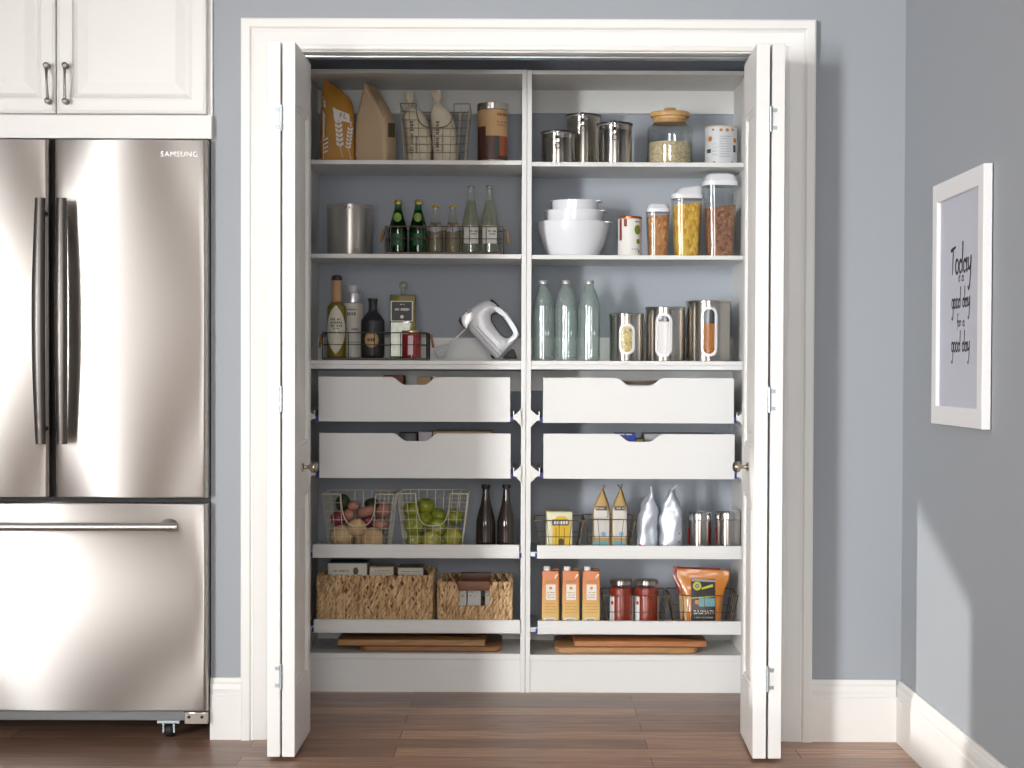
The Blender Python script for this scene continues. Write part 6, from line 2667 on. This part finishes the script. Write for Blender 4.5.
s = Slot(671, 738, 596.5, .02, T3, .20, py=600, flat=True)
tub('wire_tub', 'flared bronze wire tub holding the pouches of rice', s, s.w, s.w * .80, .20, .17, s.h, BRONZEW, 'flared bronze wire tubs')


def rice(l, r_, tp, gap, mat, lab, seed, rz, front):
    q = Slot(l, r_, tp, gap, T3 + .0038, .06, py=590, flat=True)
    t = thing('rice_pouch', lab, 'pouch', q.loc, rz)
    h, hw = q.h, q.w * .49
    bm = bag_bm([(z_, 0, 0, hw * a, dy_, e_, ti) for z_, a, dy_, e_, ti in
                 ((0, .66, .026, 4, 0), (.008, .70, .029, 3.6, 0), (h * .3, .74, .030, 3, 0), (h * .55, .78, .024, 3, 0), (h * .70, .88, .014, 3, 0), (h * .84, .99, .005, 4, 0), (h * .97, 1.0, .0016, 6, -.03), (h, 1.0, .0012, 6, -.03))],
                wr=.0022, seed=seed, ws=30)
    tr = tree_of(bm)
    obj('pouch_body', bm, mat, t, smooth=50)
    f = lambda py: UP((l + r_) / 2, py, q.Y - .02)[1] - q.z
    g = lambda px: UP(px, 595, q.Y - .02)[0] - q.x
    if front:
        pr = Print().rect(g(691.5), g(715.5), f(621), f(579.5), 8, 14)
        put('label', pr.onto(tr, .0014), M('black_label', S(44, 40, 40), .4), t)
        put('banner', Print().quad((g(692), f(579)), (g(716), f(580.5)), (g(716), f(582.5)), (g(692), f(582)), 8, 2).onto(tr, .002), M('pale_banner', S(150, 150, 142), .5), t)
        pr = Print().ring(g(697.5), f(586.5), .007, .0145, 20)
        pr.quad((g(702), f(588)), (g(713), f(584.5)), (g(713.5), f(587)), (g(702), f(590)), 5, 1)
        put('print_flower', pr.onto(tr, .002), M('lime_yellow_print', S(186, 190, 52), .5), t)
        put('print_centre', Print().disc(g(697.5), f(586.5), .0055).onto(tr, .0022), M('mauve_print', S(150, 138, 156), .5), t)
        put('print_panel', Print().rect(g(699), g(715), f(606), f(598), 6, 3).onto(tr, .002), M('teal_print', S(104, 156, 164), .5, var=.2, scale=150), t)
        put('print_panel', Print().disc(g(697.5), f(602), .008).onto(tr, .0022), M('orange_print', S(204, 128, 58), .5), t)
        put('print_stripe', Print().quad((g(692), f(597.5)), (g(715), f(595.5)), (g(715), f(596.6)), (g(692), f(598.6)), 6, 1).onto(tr, .002), M('lime_yellow_print', S(186, 190, 52), .5), t)
        put('lettering', Print().text('BASMATI', g(703.8), f(612), .0185, 1.0, .92).onto(tr, .0022), PAPERW, t)
        put('lettering', Print().squiggle(g(694), g(713), f(617), .006, 8).squiggle(g(694), g(708), f(581), .004, 7).onto(tr, .0024), M('pale_label_ink', S(150, 148, 140), .5), t)
    put('side_window', Print().quad((-hw * .74, h * .1), (-hw * .62, h * .1), (-hw * .68, h * .55), (-hw * .78, h * .55), 2, 6).onto(tr, .0014), M('rice_grain_window', S(206, 184, 140), .5, var=.12, scale=200), t)
    return t


rice(673, 722, 568.5, .128, M('dark_red_pouch', S(142, 44, 36), .3, var=.05, coat=.4), 'dark red rice pouch standing behind the orange one', 4, 0, False)
rice(677, 730.5, 570.5, .050, M('orange_pouch', S(196, 120, 36), .3, var=.05, coat=.4), 'orange rice pouch with black label in front of the red one', 6, math.radians(-3), True)

# ---- base shelf: chopping boards -----------------------------------------------


def cboard(l, r_, pt, pb, side, depth, zoff, ppx, mat, lab, th_pts, gap, rad, chamfer=.004):
    q0 = UNITS[side]['base'] + .0006 + zoff
    Y0 = YC + gap
    x0, x1 = UP(l, pb, Y0)[0], UP(r_, pb, Y0)[0]
    th = th_pts
    bm = nb()
    W2, D2 = (x1 - x0) / 2, depth
    poly = rrect(-W2, W2, 0, D2, rad, 6)
    prev = None
    for z_, ins in ((0, chamfer), (chamfer * .8, 0), (th - chamfer * .8, 0), (th, chamfer)):
        pp = offset_poly(poly, ins) if ins else poly
        vs = [bm.verts.new((a, b, z_)) for a, b in pp]
        if prev:
            n = len(vs)
            for i in range(n):
                j = (i + 1) % n
                bm.faces.new((prev[i], prev[j], vs[j], vs[i]))
        else:
            bm.faces.new(list(reversed(vs)))
        prev = vs
    bm.faces.new(prev)
    t = obj('cutting_board', bm, mat, None, smooth=40)
    t.location = ((x0 + x1) / 2, Y0, q0)
    tag(t, lab, 'cutting board', 'cutting boards on the base shelves')


W1 = WOOD('oiled_acacia', S(146, 104, 58), S(190, 146, 92), 7, 'X', .4)
W2_ = WOOD('brown_acacia', S(132, 88, 52), S(166, 118, 74), 7, 'X', .45)
W3 = WOOD('cherry_board', S(164, 106, 62), S(192, 132, 84), 8, 'X', .4)
W4 = WOOD('beech_board', S(158, 116, 72), S(188, 146, 98), 8, 'X', .45)
cboard(359, 501, 0, 652.5, 'L', .27, 0, 0, W2_, 'lower brown cutting board with rounded corners under the long basket', .0205, .035, .03)
cboard(337, 485, 0, 646.5, 'L', .27, .0212, 0, W1, 'upper oiled wood cutting board with squarer corners at the left', .022, .025, .006, .003)
cboard(555, 699, 0, 653.5, 'R', .27, 0, 0, W4, 'lower beech cutting board with round corners at the right', .0215, .030, .035)
cboard(574, 707, 0, 646.5, 'R', .26, .0222, 0, W3, 'upper reddish cutting board lying on the beech board', .020, .035, .008, .003)
# ------------------------------------------------------------------ camera and light
cam = bpy.data.cameras.new('camera')
cam.sensor_width = 36.0
cam.sensor_fit = 'HORIZONTAL'
cam.lens = FPX / 1024 * 36.0
cam.shift_x = (512 - PPX) / 1024
cam.shift_y = (PPY - 384) / 1024
cam.clip_start = 0.05
co = bpy.data.objects.new('camera', cam)
COL.objects.link(co)
rm = Matrix((_R, _U, -_F)).transposed()
co.matrix_world = Matrix.Translation(CAM) @ rm.to_4x4()
sc.camera = co


def area(name, loc, target, w, h, power, col=(1, 1, 1)):
    l = bpy.data.lights.new(name, 'AREA')
    l.shape = 'RECTANGLE'
    l.size, l.size_y = w, h
    l.energy = power
    l.color = col
    o = bpy.data.objects.new(name, l)
    COL.objects.link(o)
    o.location = loc
    d = Vector(target) - Vector(loc)
    o.rotation_euler = d.to_track_quat('-Z', 'Y').to_euler()
    return o


# left wall with the narrow slant-headed slot the sun falls through
tip = Vector((rx[3], YD0, 0))
hit = Vector((XR, patch[0][0], 0))
sd = (hit - tip)
sd.z = 0
sd.normalize()
ELEV = math.radians(13)
sun_d = Vector((sd.x * math.cos(ELEV), sd.y * math.cos(ELEV), -math.sin(ELEV)))
slot = []
for y, zz in patch:
    p = Vector((XR, y, zz))
    k = (XR - XL) / sun_d.x
    q = p - sun_d * k
    slot.append((q.y, q.z))
slot[0] = (slot[0][0] + .12, slot[0][1] + .12 * (slot[0][1] - slot[1][1]) / (slot[0][0] - slot[1][0]))
slot[3] = (slot[0][0], slot[3][1])
bm = nb()
prism_xz(bm, [(YF, 0), (.1, 0), (.1, ZCEIL), (YF, ZCEIL)], 0, .02, holes=[slot])
for v in bm.verts:
    v.co = Vector((XL - v.co.y, v.co.x, v.co.z))
struct('wall_left', bm, ROOMW)

sun = bpy.data.lights.new('sun', 'SUN')
sun.energy = SUN_E
sun.angle = math.radians(0.9)
sun.color = (1.0, 0.97, 0.93)
so = bpy.data.objects.new('sun', sun)
COL.objects.link(so)
so.location = (-8, -6, 3)
so.rotation_euler = sun_d.to_track_quat('-Z', 'Y').to_euler()

k = area('window_light', (-3.74, -5.85, 1.34), (0.55, 0.6, 1.08), 0.95, 2.2, KEY_E, (0.985, 0.99, 1.0))
k.data.spread = math.radians(48)
area('reflection_fill_corner', (-3.76, -7.0, 1.36), (0, -7.0, 1.36), 1.1, 2.55, 11 * FILL_E, (1.0, 0.99, 0.98))  # added soft panel, brightens what the refrigerator mirrors
area('reflection_fill_front', (-3.12, -7.56, 1.36), (-3.12, 0, 1.36), 1.3, 2.55, 12 * FILL_E, (1.0, 0.99, 0.98))  # added soft panel on the front wall for the refrigerator's reflection
area('frontal_fill', (-0.1, -7.5, 1.5), (-0.1, 0, 1.1), 1.5, 2.0, FRONT_E, (1.0, 1.0, 1.0))  # added fill behind the camera, brightens the pantry from the front
area('ceiling_fill', (-1.3, -4.0, 2.70), (-1.3, -4.0, 0), 4.4, 5.0, CEIL_E, (1.0, 0.99, 0.98))  # added overhead panel for ambient light and floor brightness

wd = bpy.data.worlds.new('world')
sc.world = wd
wd.use_nodes = True
wd.node_tree.nodes['Background'].inputs[0].default_value = (0.8, 0.87, 1.0, 1)
wd.node_tree.nodes['Background'].inputs[1].default_value = 0.6
sc.view_settings.view_transform = 'Standard'
sc.view_settings.look = 'None'
sc.view_settings.gamma = 1
sc.view_settings.use_curve_mapping = False
sc.view_settings.exposure = EXPO
sc.cycles.use_denoising = True
sc.cycles.max_bounces = 14
sc.cycles.diffuse_bounces = 5
sc.cycles.glossy_bounces = 6
sc.cycles.transparent_max_bounces = 40
sc.cycles.caustics_reflective = False
sc.cycles.caustics_refractive = False
sc.cycles.sample_clamp_indirect = 6
